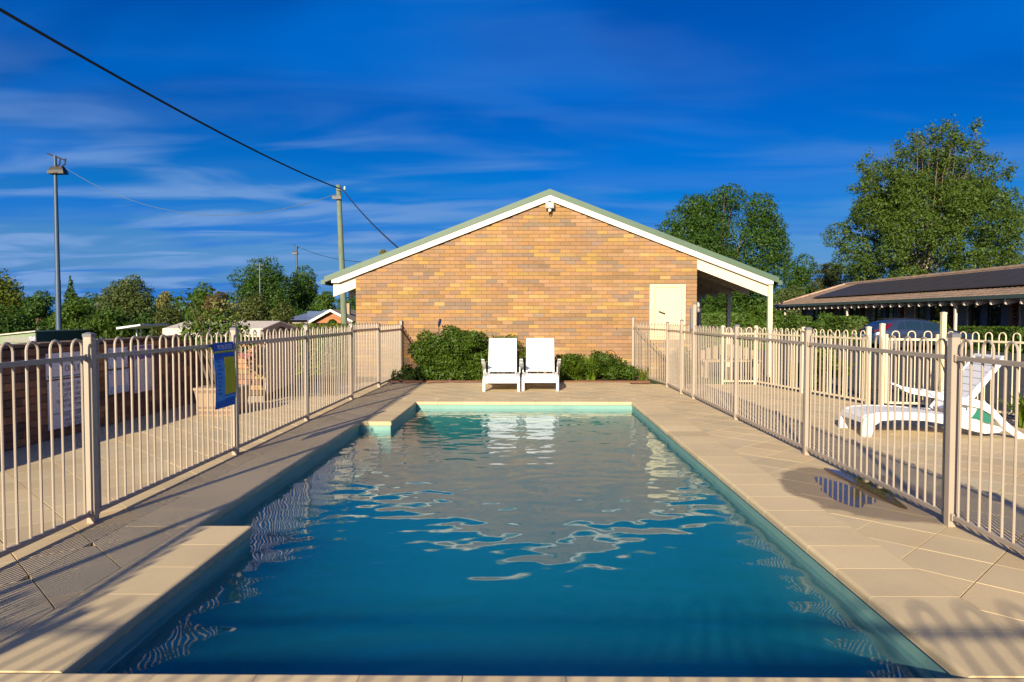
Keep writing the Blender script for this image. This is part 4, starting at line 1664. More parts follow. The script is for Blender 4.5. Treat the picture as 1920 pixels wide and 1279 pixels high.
bl = [(r_.uniform(-0.28, 0.3), r_.uniform(-0.2, 0.25), z, 0.13, 0.13, 0.12) for z in (0.1, 0.12, 0.16, 0.2, 0.24, 0.1, 0.15)]
bush('low_plant', 'small dark leafy plant at the foot of the fence end post', bl, 1700, 0.05, M['lf_dark'], (-2.52, 15.0, 0), 33, cat='plant')
bl = [(r_.uniform(-0.5, 0.5), r_.uniform(-0.2, 0.25), z, 0.15, 0.15, 0.13) for z in (0.1, 0.12, 0.16, 0.2, 0.1, 0.15, 0.12, 0.18)]
bush('low_plant', 'low leafy ground plant in front of the large dense shrub', bl, 2600, 0.05, M['lf_bush'], (-1.75, 14.95, 0), 34, cat='plant')
bl = []
for i in range(64):
    x = -1 + 2 * (i + 0.5) / 64
    top = 0.60 - 0.10 * x * x - (0.16 if x > 0.7 else 0) + 0.06 * math.sin(x * 7)
    bl.append((x * 0.84, r_.uniform(-0.25, 0.3), r_.uniform(0.12, max(0.2, top - 0.12)), 0.16, 0.17, 0.13))
bush('shrub', 'low wide green shrub under the brown wire hoop near the corner fence post', bl, 19000, 0.05, M['lf_bush'], (1.45, 15.25, 0), 35)
for i, (x, lab) in enumerate(((0.72, 'tuft of green strap leaves right beside the second lounger'), (1.02, 'tuft of strap leaves between the lounger tuft and the low shrub'), (1.38, 'strap-leaf tuft spilling in front of the low wide shrub'))):
    t = thing('strap_leaf_plant', lab, 'plant', (x, 15.05 + 0.05 * i, 0.0), 0, 'strap-leaf tufts in the bed')
    straps(t, 170, 0.60, 0.026, 1.0, M['lf_strap'], 40 + i)
t = thing('strap_leaf_plant', 'strap-leaf tuft in front of the big shrub, left of the loungers', 'plant', (-0.98, 14.98, 0.0), 0, 'strap-leaf tufts in the bed')
straps(t, 80, 0.45, 0.02, 0.9, M['lf_strap'], 47)
t = thing('weed_clump', 'small dry weed clump at the foot of the fence corner post', 'plant', (2.46, 15.0, 0))
straps(t, 60, 0.34, 0.012, 0.7, M['lf_yellow'], 48)
# wire hoop, stake with navy handle, hose
mb = MB()
for a, b, hh, yy in ((1.63, 2.06, 0.62, 15.65), (1.78, 2.10, 0.52, 15.75)):
    mb.tube([(a + (b - a) * k / 10, yy, 0.25 + (hh - 0.25) * math.sin(math.pi * (0.08 + 0.84 * k / 10)) ** 0.8) for k in range(11)], 0.009, 6)
    mb.tube([(a, yy, 0.0), (a, yy, 0.34)], 0.009, 6)
    mb.tube([(b, yy, 0.0), (b, yy, 0.34)], 0.009, 6)
tag(mb.build('wire_hoop', M['hoop']), 'brown wire garden hoop arching above the low shrub', 'garden hoop')
st = thing('garden_stake', 'garden tool handle with glossy navy grip sticking out of the shrub top', 'garden tool', (-1.83, 15.0, 0.10))
mb = MB()
mb.tube([(-0.06, 0.1, 0.0), (-0.02, 0.0, 1.06)], 0.012, 8)
mb.build('shaft', M['trunk'], st)
mb = MB()
mb.tube([(-0.02, 0.0, 1.05), (-0.012, 0, 1.09), (0.0, 0, 1.15), (0.012, 0, 1.20), (0.015, 0, 1.215)], [0.018, 0.027, 0.032, 0.028, 0.012], 10)
mb.build('grip', M['navy'], st, smooth=True)
mb = MB()
pts = [(-2.75, 14.35, 0.012), (-2.3, 14.5, 0.012), (-2.0, 14.42, 0.012), (-1.7, 14.62, 0.012), (-1.4, 14.6, 0.012), (-1.0, 14.64, 0.012), (-0.75, 14.63, 0.012)]
sp = []
for i in range(len(pts) - 1):
    for k in range(6):
        sp.append(Vector(pts[i]).lerp(Vector(pts[i + 1]), k / 6) + Vector((0, 0.02 * math.sin(i * 6 + k), 0)))
mb.tube(sp, 0.011, 6)
tag(mb.build('garden_hose', M['hose']), 'thin brown hose lying along the edge of the planted bed', 'hose')

# ------------------------------------------------------------------ white resin loungers
SIDE = [(0, 0), (.005, .12), (.025, .2), (.07, .25), (.15, .275), (.35, .287), (.6, .28), (.85, .262), (1.02, .25), (1.15, .26), (1.24, .235), (1.35, .16), (1.5, .13), (1.56, .09), (1.5, .055), (1.35, .045), (1.2, .08), (1.0, .135), (.7, .185), (.4, .195), (.22, .18), (.14, .125), (.11, 0)]
ARM = [(.62, .555), (.66, .553), (.75, .515), (1.0, .470), (1.2, .445), (1.33, .405), (1.42, .335), (1.5, .245), (1.62, .135), (1.79, .02), (1.77, 0.0), (1.68, 0.0), (1.55, .09), (1.46, .19), (1.37, .28), (1.27, .335), (1.15, .365), (1.0, .395), (.85, .425), (.76, .465), (.71, .505), (.63, .535)]


def seat_z(x):
    pts_ = [(0.0, .2), (.07, .25), (.15, .275), (.35, .287), (.6, .28), (.85, .262), (1.05, .25)]
    for (a, za), (b, zb) in zip(pts_, pts_[1:]):
        if x <= b:
            return za + (zb - za) * (x - a) / (b - a)
    return .25


def make_lounger(label):
    t = thing('sun_lounger', label, 'lounger', (0, 0, 0), 0, 'white sun loungers')
    W = M['white_plastic']
    for s in (-1, 1):
        mb = MB()
        mb.prism(SIDE, (s * 0.315 - 0.025, s * 0.315 + 0.025))
        o = mb.build('side_frame', W, t)
        bv = o.modifiers.new('bevel', 'BEVEL')
        bv.width, bv.segments, bv.limit_method = 0.008, 2, 'ANGLE'
        mb = MB()
        mb.prism(ARM, (s * 0.335 - 0.032 + s * 0.03, s * 0.335 + 0.032 + s * 0.03))
        mb.prism([(1.13, .255), (1.22, .225), (1.26, .34), (1.17, .37)], (s * 0.335 - 0.012 + s * 0.006, s * 0.335 + 0.012 + s * 0.006))
        o = mb.build('armrest', W, t)
        bv = o.modifiers.new('bevel', 'BEVEL')
        bv.width, bv.segments, bv.limit_method = 0.01, 2, 'ANGLE'
        mb = MB()
        mb.prism([(1.265, .335), (1.19, .225), (1.25, .215), (1.37, .165), (1.44, .205), (1.36, .285)], (s * 0.352 - 0.006, s * 0.352 + 0.006))
        mb.build('side_insert', M['green_plastic'], t)
    xs_ = np.linspace(0.03, 1.04, 10)
    for i in range(9):
        a, b = xs_[i] + 0.004, xs_[i + 1] - 0.004
        mb = MB()
        mb.add([(a, -.288, seat_z(a) - .006), (b, -.288, seat_z(b) - .006), (b, .288, seat_z(b) - .006), (a, .288, seat_z(a) - .006),
                (a, -.288, seat_z(a) - .028), (b, -.288, seat_z(b) - .028), (b, .288, seat_z(b) - .028), (a, .288, seat_z(a) - .028)],
               [(0, 1, 2, 3), (7, 6, 5, 4), (0, 4, 5, 1), (1, 5, 6, 2), (2, 6, 7, 3), (3, 7, 4, 0)])
        mb.build('slat', W, t)
    mb = MB()
    mb.prism([(0.012, .155), (0.03, .155), (0.045, .22), (0.075, .243), (0.06, .25), (0.025, .215)], (-.288, .288))
    mb.build('front_apron', W, t)
    # backrest, tilted
    tilt = math.atan2(0.64, 0.52)
    Mb = Matrix.Translation((1.06, 0, .262)) @ Matrix.Rotation(-tilt, 4, 'Y')
    Lb = 0.835
    for s in (-1, 1):
        mb = MB()
        mb.prism([(0, -.055), (Lb * .5, -.045), (Lb, -.03), (Lb, .02), (0, .02)], (s * 0.262 - 0.02, s * 0.262 + 0.02), M=Mb)
        o = mb.build('backrest_stile', W, t)
        bv = o.modifiers.new('bevel', 'BEVEL')
        bv.width, bv.segments = 0.006, 2
    for i in range(8):
        a, b = 0.02 + i * 0.0965, 0.02 + i * 0.0965 + 0.089
        mb = MB()
        mb.cbox(a, b, -.241, .241, -0.006, 0.012, 0.003, M=Mb)
        mb.build('slat', W, t)
    mb = MB()
    mb.cbox(Lb - 0.038, Lb + 0.004, -.282, .282, -0.022, 0.024, 0.008, M=Mb)
    mb.build('top_rail', W, t)
    mb = MB()
    mb.box(0.62, 0.66, -.288, .288, .205, .24)
    mb.box(1.30, 1.34, -.288, .288, .06, .10)
    mb.tube([(1.42, -.2, .40), (1.32, -.2, .07)], 0.014, 6)
    mb.tube([(1.42, .2, .40), (1.32, .2, .07)], 0.014, 6)
    mb.build('brace', W, t)
    return t


lg = make_lounger('first white lounger facing the pool, beside the big dense shrub')
index_kids(lg)
lg2 = copy_tree(lg)
lg3 = copy_tree(lg)
lg2['label'] = 'second white lounger facing the pool, beside the strap-leaf tufts'
lg3['label'] = 'white lounger with raised back seen from the side behind the metal fence'
lg.location = (-0.455, 12.86, 0.0)
lg.rotation_euler = (0, 0, R(90.8))
lg2.location = (0.255, 12.95, 0.0)
lg2.rotation_euler = (0, 0, R(89.0))
lg3.location = (3.83, 8.42, 0.0)
lg3.rotation_euler = (0, 0, R(-2.5))

# plants outside the yard on the right
t = thing('strap_leaf_plant', 'spiky strap-leaf plant at the edge of the yard behind the lounger foot', 'plant', (6.15, 8.75, 0))
straps(t, 120, 0.5, 0.03, 0.9, M['lf_strap'], 51)
t = thing('strap_leaf_plant', 'pale upright strap-leaf plant behind the lounger backrest by the cream fence', 'plant', (5.75, 9.55, 0))
straps(t, 40, 1.0, 0.03, 0.35, M['lf_yellow'], 52)
bl = [(r_.uniform(-0.35, 0.35), r_.uniform(-0.3, 0.3), z, 0.2, 0.2, 0.18) for z in (0.15, 0.25, 0.35, 0.45, 0.55, 0.62, 0.4, 0.3)]
bush('shrub', 'bright yellow-green shrub behind the cream yard fence', bl, 5200, 0.055, M['lf_yellow'], (5.55, 13.4, 0), 53)
bl = [(r_.uniform(-0.25, 0.25), r_.uniform(-0.2, 0.2), z, 0.17, 0.17, 0.16) for z in (0.12, 0.22, 0.35, 0.45, 0.55)]
bush('shrub', 'narrow green shrub between the pool gate and the building wall', bl, 2600, 0.05, M['lf_bush'], (3.22, 15.2, 0), 54)

# timber seat under the verandah (seen through the pickets)
bn = thing('timber_bench', 'orange-brown timber bench with curved back under the verandah', 'bench', (4.55, 15.9, 0))
for k in range(9):
    mb = MB()
    x = -0.56 + k * 0.14
    mb.cbox(x - 0.045, x + 0.045, 0.2, 0.225, 0.38, 0.74 - 0.16 * (x / 0.6) ** 2, 0.004)
    mb.build('slat', M['tan_roof'], bn)
mb = MB()
mb.cbox(-0.65, 0.65, -0.22, 0.2, 0.36, 0.40, 0.006)
mb.build('seat', M['tan_roof'], bn)
for x in (-0.58, 0.58):
    for y in (-0.18, 0.16):
        mb = MB()
        mb.cbox(x - 0.03, x + 0.03, y - 0.03, y + 0.03, 0, 0.36, 0.004)
        mb.build('leg', M['tan_roof'], bn)
lp = thing('garden_lamp', 'black garden lamp post with a small white head under the verandah', 'lamp post', (4.10, 17.2, 0))
mb = MB()
mb.tube([(0, 0, 0), (0, 0, 1.45)], 0.055, 10)
mb.build('post', M['black'], lp)
mb = MB()
mb.lathe([(0.05, 1.45), (0.09, 1.48), (0.09, 1.55), (0.05, 1.57)], 12)
mb.build('collar', M['grey_metal'], lp)
mb = MB()
mb.lathe([(0.05, 1.57), (0.08, 1.60), (0.075, 1.68), (0.03, 1.72)], 12)
mb.build('lamp_head', M['lens'], lp)

# ------------------------------------------------------------------ poles and cables
up = thing('utility_pole', 'weathered greenish timber power pole behind the left roof edge', 'utility pole', (-7.72, 30, -2.0))
mb = MB()
top = at(634.5, 347, 30)
mb.tube([(0.0, 0, 0), (0.02, 0, 3.0), (top.x + 7.72, 0, top.z + 2.0)], [0.15, 0.135, 0.10], 14)
mb.build('pole', M['pole_wood'], up, smooth=True)
mb = MB()
tx0 = top.x + 7.72
mb.box(tx0 - 0.02, tx0 + 0.30, -0.16, -0.12, top.z + 2 - 0.25, top.z + 2 - 0.20)
mb.box(tx0 - 0.22, tx0 + 0.16, -0.2, -0.10, top.z + 2 - 0.62, top.z + 2 - 0.48)
mb.build('bracket', M['black'], up)
for dx in (0.30, -0.2):
    mb = MB()
    zi = top.z + 2 - (0.15 if dx > 0 else 0.55)
    mb.lathe([(0.03, zi - 0.07), (0.05, zi - 0.03), (0.03, zi), (0.05, zi + 0.03), (0.02, zi + 0.07)], 10, Matrix.Translation((tx0 + dx, -0.14, 0)))
    mb.build('insulator', M['lens'] if dx > 0 else M['black'], up)


def cable(name, label, a, b, sag, r, m, n=40):
    a, b = Vector(a), Vector(b)
    mb = MB()
    mb.tube([a.lerp(b, k / n) - Vector((0, 0, 4 * sag * (k / n) * (1 - k / n))) for k in range(n + 1)], r, 6)
    return tag(mb.build(name, m), label, 'cable')


pt = at(643, 356, 29.86)
far_l = at(-130, -58, 9.0)
cable('power_cable', 'thick black twisted cable sloping from the upper left sky to the timber pole', pt, far_l, 0.22, 0.024, M['cable'])
cable('service_cable', 'black service cable dropping from the timber pole to the green roof', pt, at(757, 474, 19.5), 0.12, 0.022, M['cable'])
p1 = at(124, 316, 37)
p2 = at(630, 364, 29.9)
cable('overhead_wire', 'thin pale sagging wire from the tall floodlight mast to the timber pole', p1, p2, 1.55, 0.013, M['wire'])
p3 = at(566, 466, 80)
p4 = at(688, 492, 60)
cable('overhead_wire', 'faint dark wire leaving the distant floodlight mast', p3, p4, 0.3, 0.022, M['cable'])


def mast(label, u, vtop, Yd, zb, r0, r1, heads):
    p = at(u, vtop, Yd)
    t = thing('floodlight_mast', label, 'floodlight mast', (p.x, Yd, zb), 0, 'sports floodlight masts')
    H = p.z - zb
    mb = MB()
    mb.tube([(0, 0, 0), (0, 0, H * 0.45), (0, 0, H * 0.46), (0, 0, H)], [r0, r0 * 0.9, r0 * 0.82, r1], 14)
    mb.build('mast', M['steel_pole'], t, smooth=True)
    mb = MB()
    mb.tube([(-0.40 * heads, 0, H + 0.12), (0.50 * heads, 0, H - 0.22)], 0.04, 6)
    mb.build('crossarm', M['lamp_dark'], t)
    for s in ((-0.02, 0.26) if heads > 0.9 else (-0.15,)):
        mb = MB()
        mb.add([(s - 0.30, -.22, H - 0.95), (s + 0.30, -.22, H - 0.95), (s + 0.30, .22, H - 0.95), (s - 0.30, .22, H - 0.95),
                (s - 0.12, -.12, H - 0.58), (s + 0.14, -.12, H - 0.55), (s + 0.14, .12, H - 0.55), (s - 0.12, .12, H - 0.58),
                (s - 0.26, -.2, H - 0.78), (s + 0.26, -.2, H - 0.76), (s + 0.26, .2, H - 0.76), (s - 0.26, .2, H - 0.78)],
               [(3, 2, 1, 0), (4, 5, 6, 7), (0, 1, 9, 8), (1, 2, 10, 9), (2, 3, 11, 10), (3, 0, 8, 11), (8, 9, 5, 4), (9, 10, 6, 5), (10, 11, 7, 6), (11, 8, 4, 7)])
        mb.tube([(s + 0.02, 0, H - 0.6), (s + 0.25, 0, H - 0.45), (s + 0.3, 0, H - 0.15)], 0.035, 6)
        mb.build('lamp_head', M['lamp_dark'], t)
    return t


mast('tall blue-grey steel floodlight mast with two drooping lamp heads', 103, 292, 37, -2.1, 0.15, 0.08, 1.0)
mast('distant grey floodlight mast with one small lamp head, in front of the big dark tree', 556, 461, 80, -2.1, 0.16, 0.10, 0.8)

# ------------------------------------------------------------------ things beyond the left wall (the land drops away there)
LZ = -2.05
a, b = at(-60, 632, 35), at(66, 621, 35)
gs = thing('green_shed', 'pale green metal shed with roller door behind the boundary wall', 'shed', (b.x, 35, LZ))
wS = b.x - a.x
zt = b.z - LZ
mb = MB()
mb.prism([(-wS, 0), (0, 0), (0, zt - 0.05), (-wS, zt - 0.40)], (0.0, 6.0))
mb.build('wall', M['shed_green'], gs)
mb = MB()
mb.prism([(-wS - 0.1, zt - 0.39), (0.08, zt - 0.03), (0.08, zt + 0.03), (-wS - 0.1, zt - 0.33)], (-0.12, 6.2))
mb.build('roof', M['shed_roof'], gs)
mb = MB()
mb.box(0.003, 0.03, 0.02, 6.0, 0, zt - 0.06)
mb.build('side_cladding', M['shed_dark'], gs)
q0, q1 = at(7, 633, 34.98), at(54, 633, 34.98)
for k in range(8):
    mb = MB()
    mb.box(q0.x - b.x, q1.x - b.x, -0.03 - 0.0, -0.004, 0.1 + k * 0.29, 0.1 + k * 0.29 + 0.27)
    mb.build('roller_slat', M['roller'], gs)
ss = at(60.5, 640, 33)
sp_ = thing('speed_sign', 'white speed sign with a red ring reading 60 beside the green shed', 'road sign', (ss.x, 33, LZ))
mb = MB()
mb.tube([(0, 0.03, 0), (0, 0.03, ss.z - LZ + 0.25)], 0.03, 8)
mb.build('post', M['steel_pole'], sp_)
mb = MB()
mb.cbox(-0.15, 0.15, -0.012, 0.0, ss.z - LZ - 0.19, ss.z - LZ + 0.21, 0.003)
pn = mb.build('sign_board', M['sign_white'], sp_)
mb = MB()
ring = [(0.13 * math.cos(R(q)), -0.016, ss.z - LZ + 0.0 + 0.13 * math.sin(R(q))) for q in range(0, 361, 20)]
mb.tube(ring, 0.016, 5, caps=False)
mb.build('ring', M['red'], pn)
lettering('60', 0.15, pn, M['ink'], (0, -0.0145, ss.z - LZ - 0.05), (R(90), 0, 0), bold=0.004)
# small white shelter roof
q = at(266, 613, 14)
sh = thing('shelter', 'small white flat-roofed shelter on thin posts behind the brick wall', 'shelter', (q.x, 14, -1.9))
mb = MB()
mb.prism([(-0.22, q.z + 1.86), (0.24, q.z + 1.93), (0.24, q.z + 1.96), (-0.22, q.z + 1.90)], (-0.5, 0.6))
mb.build('roof', M['sign_white'], sh)
for x in (-0.16, -0.08):
    mb = MB()
    mb.tube([(x, 0.1, -0.1), (x, 0.1, q.z + 1.87)], 0.014, 8)
    mb.build('post', M['sign_white'], sh)
# orange brick house far behind, with blue roof
a, ap, b = at(582, 606, 46), at(622, 583.5, 46), at(664, 604, 46)
hs_ = thing('house', 'orange brick house with white gable trim and dark blue roof beyond the fence', 'house', (ap.x, 46, LZ))
zr_, ze_ = ap.z - LZ, (a.z + b.z) / 2 - LZ
x0h, x1h = a.x - ap.x, b.x - ap.x
mb = MB()
mb.prism([(x0h + .2, 0), (x1h - .2, 0), (x1h - .2, ze_), (0, zr_ - .08), (x0h + .2, ze_)], (0.0, 9))
mb.build('wall', M['orange_wall'], hs_)
for s, xe, mm in ((-1, x0h, M['house_roof']), (1, x1h, M['tan_roof'])):
    mb = MB()
    mb.prism([(0, zr_), (xe, ze_ - .02), (xe, ze_ + .10), (0, zr_ + .12)], (-.3, 9.2))
    rf = mb.build('roof', mm, hs_)
    mb = MB()
    mb.prism([(0, zr_ - .03), (xe, ze_ - .05), (xe, ze_ + .11), (0, zr_ + .13)], (-.36, -.305))
    mb.build('gable_trim', M['barge'], hs_)
mb = MB()
mb.box(x0h - 1.2, -0.4, 3.2, 9, zr_ - 0.7, zr_ + 0.02)
mb.prism([(x0h - .9, zr_ - .75), (-.3, zr_ - .75), (-.3, zr_ + .12), (x0h + .3, zr_ + .12)], (2.0, 3.1))
mb.build('rear_roof', M['house_roof'], hs_)
mb = MB()
mb.box(0.35, 0.65, 2.0, 2.35, zr_ - .3, zr_ + .55)
mb.build('chimney', M['tan_roof'], hs_)
mb = MB()
mb.box(x0h + .2, x1h - .2, -.05, 0.0, ze_ - .12, ze_ - .02)
mb.box(x0h + .6, x1h - .6, -.04, -.002, ze_ - 1.5, ze_ - .5)
mb.build('window', M['glass'], hs_)
a, b = at(548, 597, 50), at(594, 590, 50)
ho = thing('house', 'low slate-blue roofed house behind the distant floodlight mast', 'house', ((a.x + b.x) / 2, 50, LZ))
mb = MB()
mb.box(-1.2, 1.0, 0, 6, 0, a.z - LZ - 0.1)
mb.build('wall', M['shed_trim'], ho)
mb = MB()
mb.add([(-1.4, -.4, a.z - LZ - .12), (1.3, -.4, a.z - LZ - .12), (1.3, 6.4, a.z - LZ - .12), (-1.4, 6.4, a.z - LZ - .12), (-.9, 3, b.z - LZ + .1), (.6, 3, b.z - LZ + .1)],
       [(0, 1, 5, 4), (1, 2, 5), (2, 3, 4, 5), (3, 0, 4), (3, 2, 1, 0)])
mb.build('roof', M['slate_roof'], ho)
an = thing('radio_mast', 'thin pale aerial pole standing before the big dark tree', 'aerial', (at(487.5, 560, 50).x, 50, LZ))
mb = MB()
mb.tube([(0, 0, 0), (0, 0, at(487, 492, 50).z - LZ)], [0.06, 0.035], 6)
mb.build('pole', M['wire'], an)
mb = MB()
zA = at(487, 497, 50).z - LZ
mb.tube([(-0.3, 0, zA), (0.3, 0, zA)], 0.02, 5)
mb.tube([(-0.2, 0, zA - .3), (0.2, 0, zA - .3)], 0.02, 5)
mb.build('antenna', M['wire'], an)

G = 'trees beyond the left boundary'
T = tree
T('tree', 'yellow-green tree with see-through crown beside the frame edge', -75, 48, 503, 60, LZ, M['lf_yellow'], 14820, 0.202, 21, 'pale_trunk', G, 61, 0.35, shell=0.3)
T('tree', 'dark green bushy tree between the yellow-green tree and the blue mast', 28, 112, 546, 52, LZ, M['lf_dark'], 14820, 0.178, 16, 'trunk', G, 62, 0.0, wide=0.3)
T('tree', 'dark low tree mass above the pale green shed', -60, 60, 572, 45, LZ, M['lf_dark'], 14250, 0.160, 14, 'trunk', G, 63, 0.0)
T('conifer_tree', 'pointed dark green tree just beside the tall mast', 106, 158, 517, 72, LZ, M['lf_dark'], 14820, 0.213, 16, 'trunk', G, 64, 0.1, spiky=True)
T('tree', 'yellow-green rounded tree right of the tall mast', 98, 190, 556, 44, LZ, M['lf_mid'], 18525, 0.142, 18, 'trunk', G, 65, 0.0)
T('tree', 'broad yellow-green tree in front of the feathery tree', 150, 252, 572, 40, LZ, M['lf_mid'], 18525, 0.130, 18, 'trunk', G, 66, 0.0)
T('tree', 'feathery olive-grey tree with pale wispy top', 176, 294, 514, 62, LZ, M['lf_olive'], 31350, 0.178, 21, 'trunk', G, 67, 0.1, shell=0.28)
T('tree', 'small pale tree right of the feathery olive tree', 286, 324, 546, 78, LZ, M['lf_grey'], 7410, 0.213, 10, 'trunk', G, 68, 0.2, shell=0.25)
T('tree', 'dark bushy tree behind the small white shelter', 220, 300, 588, 46, LZ, M['lf_dark'], 11970, 0.142, 14, 'trunk', G, 69, 0.0)
T('tree', 'rounded bronze-green tree behind the planter shrub', 277, 352, 567, 40, LZ, M['lf_brown'], 17100, 0.124, 16, 'trunk', G, 70, 0.0)
T('tree', 'mid green tree left of the dark plum tree', 343, 408, 530, 66, LZ, M['lf_mid'], 13680, 0.195, 14, 'trunk', G, 71, 0.05)
T('tree', 'dark plum-brown tree with pale leaf tips', 376, 438, 545, 50, LZ, M['lf_plum'], 14820, 0.148, 14, 'trunk', G, 72, 0.0)
T('tree', 'tallest dark green tree behind the aerial pole', 423, 562, 481, 74, LZ, M['lf_dark'], 42750, 0.213, 28, 'trunk', G, 73, 0.05)
T('tree', 'dark green tree just right of the distant mast', 540, 596, 499, 78, LZ, M['lf_dark'], 17100, 0.213, 14, 'trunk', G, 74, 0.05, br=0.62, wide=0.5)
T('tree', 'bronze and reddish shrubby tree above the pump shed roof', 434, 520, 550, 44, LZ, M['lf_brown'], 18525, 0.136, 16, 'trunk', G, 75, 0.0)
T('tree', 'low reddish-brown shrubby tree left of the distant mast', 495, 560, 566, 42, LZ, M['lf_brown'], 13680, 0.124, 14, 'trunk', G, 76, 0.0)
T('tree', 'rounded green tree beside the left roof end', 582, 632, 545, 68, LZ, M['lf_mid'], 13680, 0.195, 12, 'trunk', G, 77, 0.0)
T('tree', 'green tree seen through the gap under the left eave', 636, 690, 556, 55, LZ, M['lf_dark'], 11970, 0.166, 12, 'trunk', G, 78, 0.0)
T('tree', 'tree whose tip just shows above the left roof slope', 697, 730, 468, 60, LZ, M['lf_grey'], 7125, 0.178, 9, 'trunk', G, 79, 0.1)
T('tree', 'bright green bushy tree below the distant mast', 536, 592, 603, 24, LZ, M['lf_mid'], 14250, 0.083, 14, 'trunk', G, 80, 0.1)
T('tree', 'small bright green rounded tree before the orange house', 602, 634, 599, 26, LZ, M['lf_mid'], 9120, 0.083, 10, 'trunk', G, 81, 0.1)
T('tree', 'small green tree in front of the brick building corner', 640, 676, 602, 27, LZ, M['lf_mid'], 7980, 0.083, 10, 'trunk', G, 82, 0.1)
T('tree', 'wide dark tree mass behind the green shed', -80, 100, 563, 62, LZ, M['lf_dark'], 13500, 0.192, 16, 'trunk', G, 141, 0.0, wide=0.3)
T('tree', 'wide dark tree behind the yellow-green trees right of the tall mast', 92, 216, 549, 68, LZ, M['lf_dark'], 13500, 0.208, 14, 'trunk', G, 142, 0.0, wide=0.35)
T('tree', 'wide dark tree filling the gap behind the small white shelter', 230, 366, 574, 66, LZ, M['lf_dark'], 12000, 0.200, 14, 'trunk', G, 143, 0.0, wide=0.3)
T('tree', 'wide dark tree behind the planter shrub and the plum tree', 330, 460, 560, 64, LZ, M['lf_dark'], 12000, 0.200, 14, 'trunk', G, 144, 0.0, wide=0.3)
T('tree', 'wide dark tree behind the slate-roofed house', 500, 650, 562, 72, LZ, M['lf_dark'], 12000, 0.208, 14, 'trunk', G, 145, 0.0, wide=0.3)
# far belt of woodland closing the horizon on both sides
r_ = np.random.default_rng(99)
bl = []
for k in range(70):
    x = -150 + k * 4.6
    bl.append((x, 150 + r_.uniform(-10, 10), r_.uniform(0, 2.5), 5, 5, r_.uniform(3, 5.0)))
tag(foliage('far_woodland', bl, 42000, 0.9, M['lf_dark'], None, 5), kind='stuff')

# planter shrub: loose grey-green bush with upright bare stems
bl = [(-0.05, 0, 0.75, .42, .35, .30), (0.10, 0.1, 0.9, .30, .26, .26), (-0.2, -0.05, 0.95, .24, .22, .22), (0.2, 0, 1.12, .16, .16, .18), (-0.05, 0.05, 1.2, .16, .15, .16), (0.3, 0.0, 0.7, .25, .25, .22), (-.35, 0, .85, .2, .2, .2)]
t = bush('shrub', 'loose grey-green shrub growing in the terracotta-coloured planter', bl[:3] + bl[5:], 2300, 0.055, M['lf_mid'], (-4.34, 9.95, 0.34), 88, shell=0.35)
foliage('pale_foliage', bl[1:5], 480, 0.05, M['lf_grey'], t, 89, shell=0.5)
mb = MB()
for k in range(12):
    a = r_.uniform(0, 6.28)
    e = Vector((0.38 * math.cos(a), 0.3 * math.sin(a), r_.uniform(0.8, 1.25)))
    mb.tube([(0, 0, 0), Vector((e.x * .4, e.y * .4, e.z * .45)), e], [0.014, 0.008, 0.003], 5)
mb.build('branch', M['trunk'], t)
# hedge behind the far end of the left fence
hedge('yellow-green hedge behind the far part of the left pool fence', (-6.3, 16.6), (-4.1, 16.6), 0.8, 1.12, 9000, M['lf_yellow'], 90, 0.07, group=None)
hedge('low dark hedge between pump shed and the yellow-green hedge', (-6.0, 13.6), (-4.6, 13.6), 0.6, 0.8, 3500, M['lf_dark'], 91, 0.06, group=None)

# ------------------------------------------------------------------ right side: motel wing, hedges, car, trees
A = Vector((18.35, 52.8, 0))
Bp = Vector((18.35, 26.0, 0))
e_ = (Bp - A).normalized()
n_ = Vector((-e_.y, e_.x, 0))                      # away from the car park
Mo = Matrix.Translation(A) @ Matrix(((e_.x, n_.x, 0, 0), (e_.y, n_.y, 0, 0), (0, 0, 1, 0), (0, 0, 0, 1)))
mt = thing('motel_building', 'long low brick motel wing with tiled roof, white rafter ends and verandah posts', 'building')
mt.matrix_world = Mo
ML, EZ, RZ, RW = 40.0, 2.14, 3.66, 5.0
sl = (RZ - EZ) / RW
mb = MB()
mb.box(0.35, ML, 1.85, 8.6, -0.1, EZ + 0.25)
mwall = mat('motel_brick', (0.15, 0.085, 0.055), 0.9, 0.2, 3)
ntm = mwall.node_tree
btx = ntm.nodes.new('ShaderNodeTexBrick')
btx.inputs['Scale'].default_value = 1.0
btx.inputs['Brick Width'].default_value = 0.24
btx.inputs['Row Height'].default_value = 0.086
btx.inputs['Mortar Size'].default_value = 0.006
btx.inputs['Color1'].default_value = (0.38, 0.19, 0.10, 1)
btx.inputs['Color2'].default_value = (0.25, 0.125, 0.075, 1)
btx.inputs['Mortar'].default_value = (0.07, 0.05, 0.04, 1)
tcm = ntm.nodes.new('ShaderNodeTexCoord')
sx = ntm.nodes.new('ShaderNodeSeparateXYZ')
cxm_ = ntm.nodes.new('ShaderNodeCombineXYZ')
ntm.links.new(tcm.outputs['Object'], sx.inputs[0])
ntm.links.new(sx.outputs[0], cxm_.inputs[0])
ntm.links.new(sx.outputs[2], cxm_.inputs[1])
ntm.links.new(cxm_.outputs[0], btx.inputs['Vector'])
ntm.links.new(btx.outputs[0], ntm.nodes['Principled BSDF'].inputs['Base Color'])
mb.build('wall', mwall, mt)
# roof base with hipped far end
mb = MB()
hp = 0.5
vs_ = [(0, 0, EZ), (ML, 0, EZ), (ML, 10, EZ), (0, 10, EZ), (hp, RW, RZ), (ML, RW, RZ)]
mb.add(vs_, [(0, 1, 5, 4), (2, 3, 4, 5), (3, 0, 4)])
mb.add([(x, y, z - 0.06) for x, y, z in vs_[:4]], [(3, 2, 1, 0)])
mb.build('roof', M['tile'], mt)
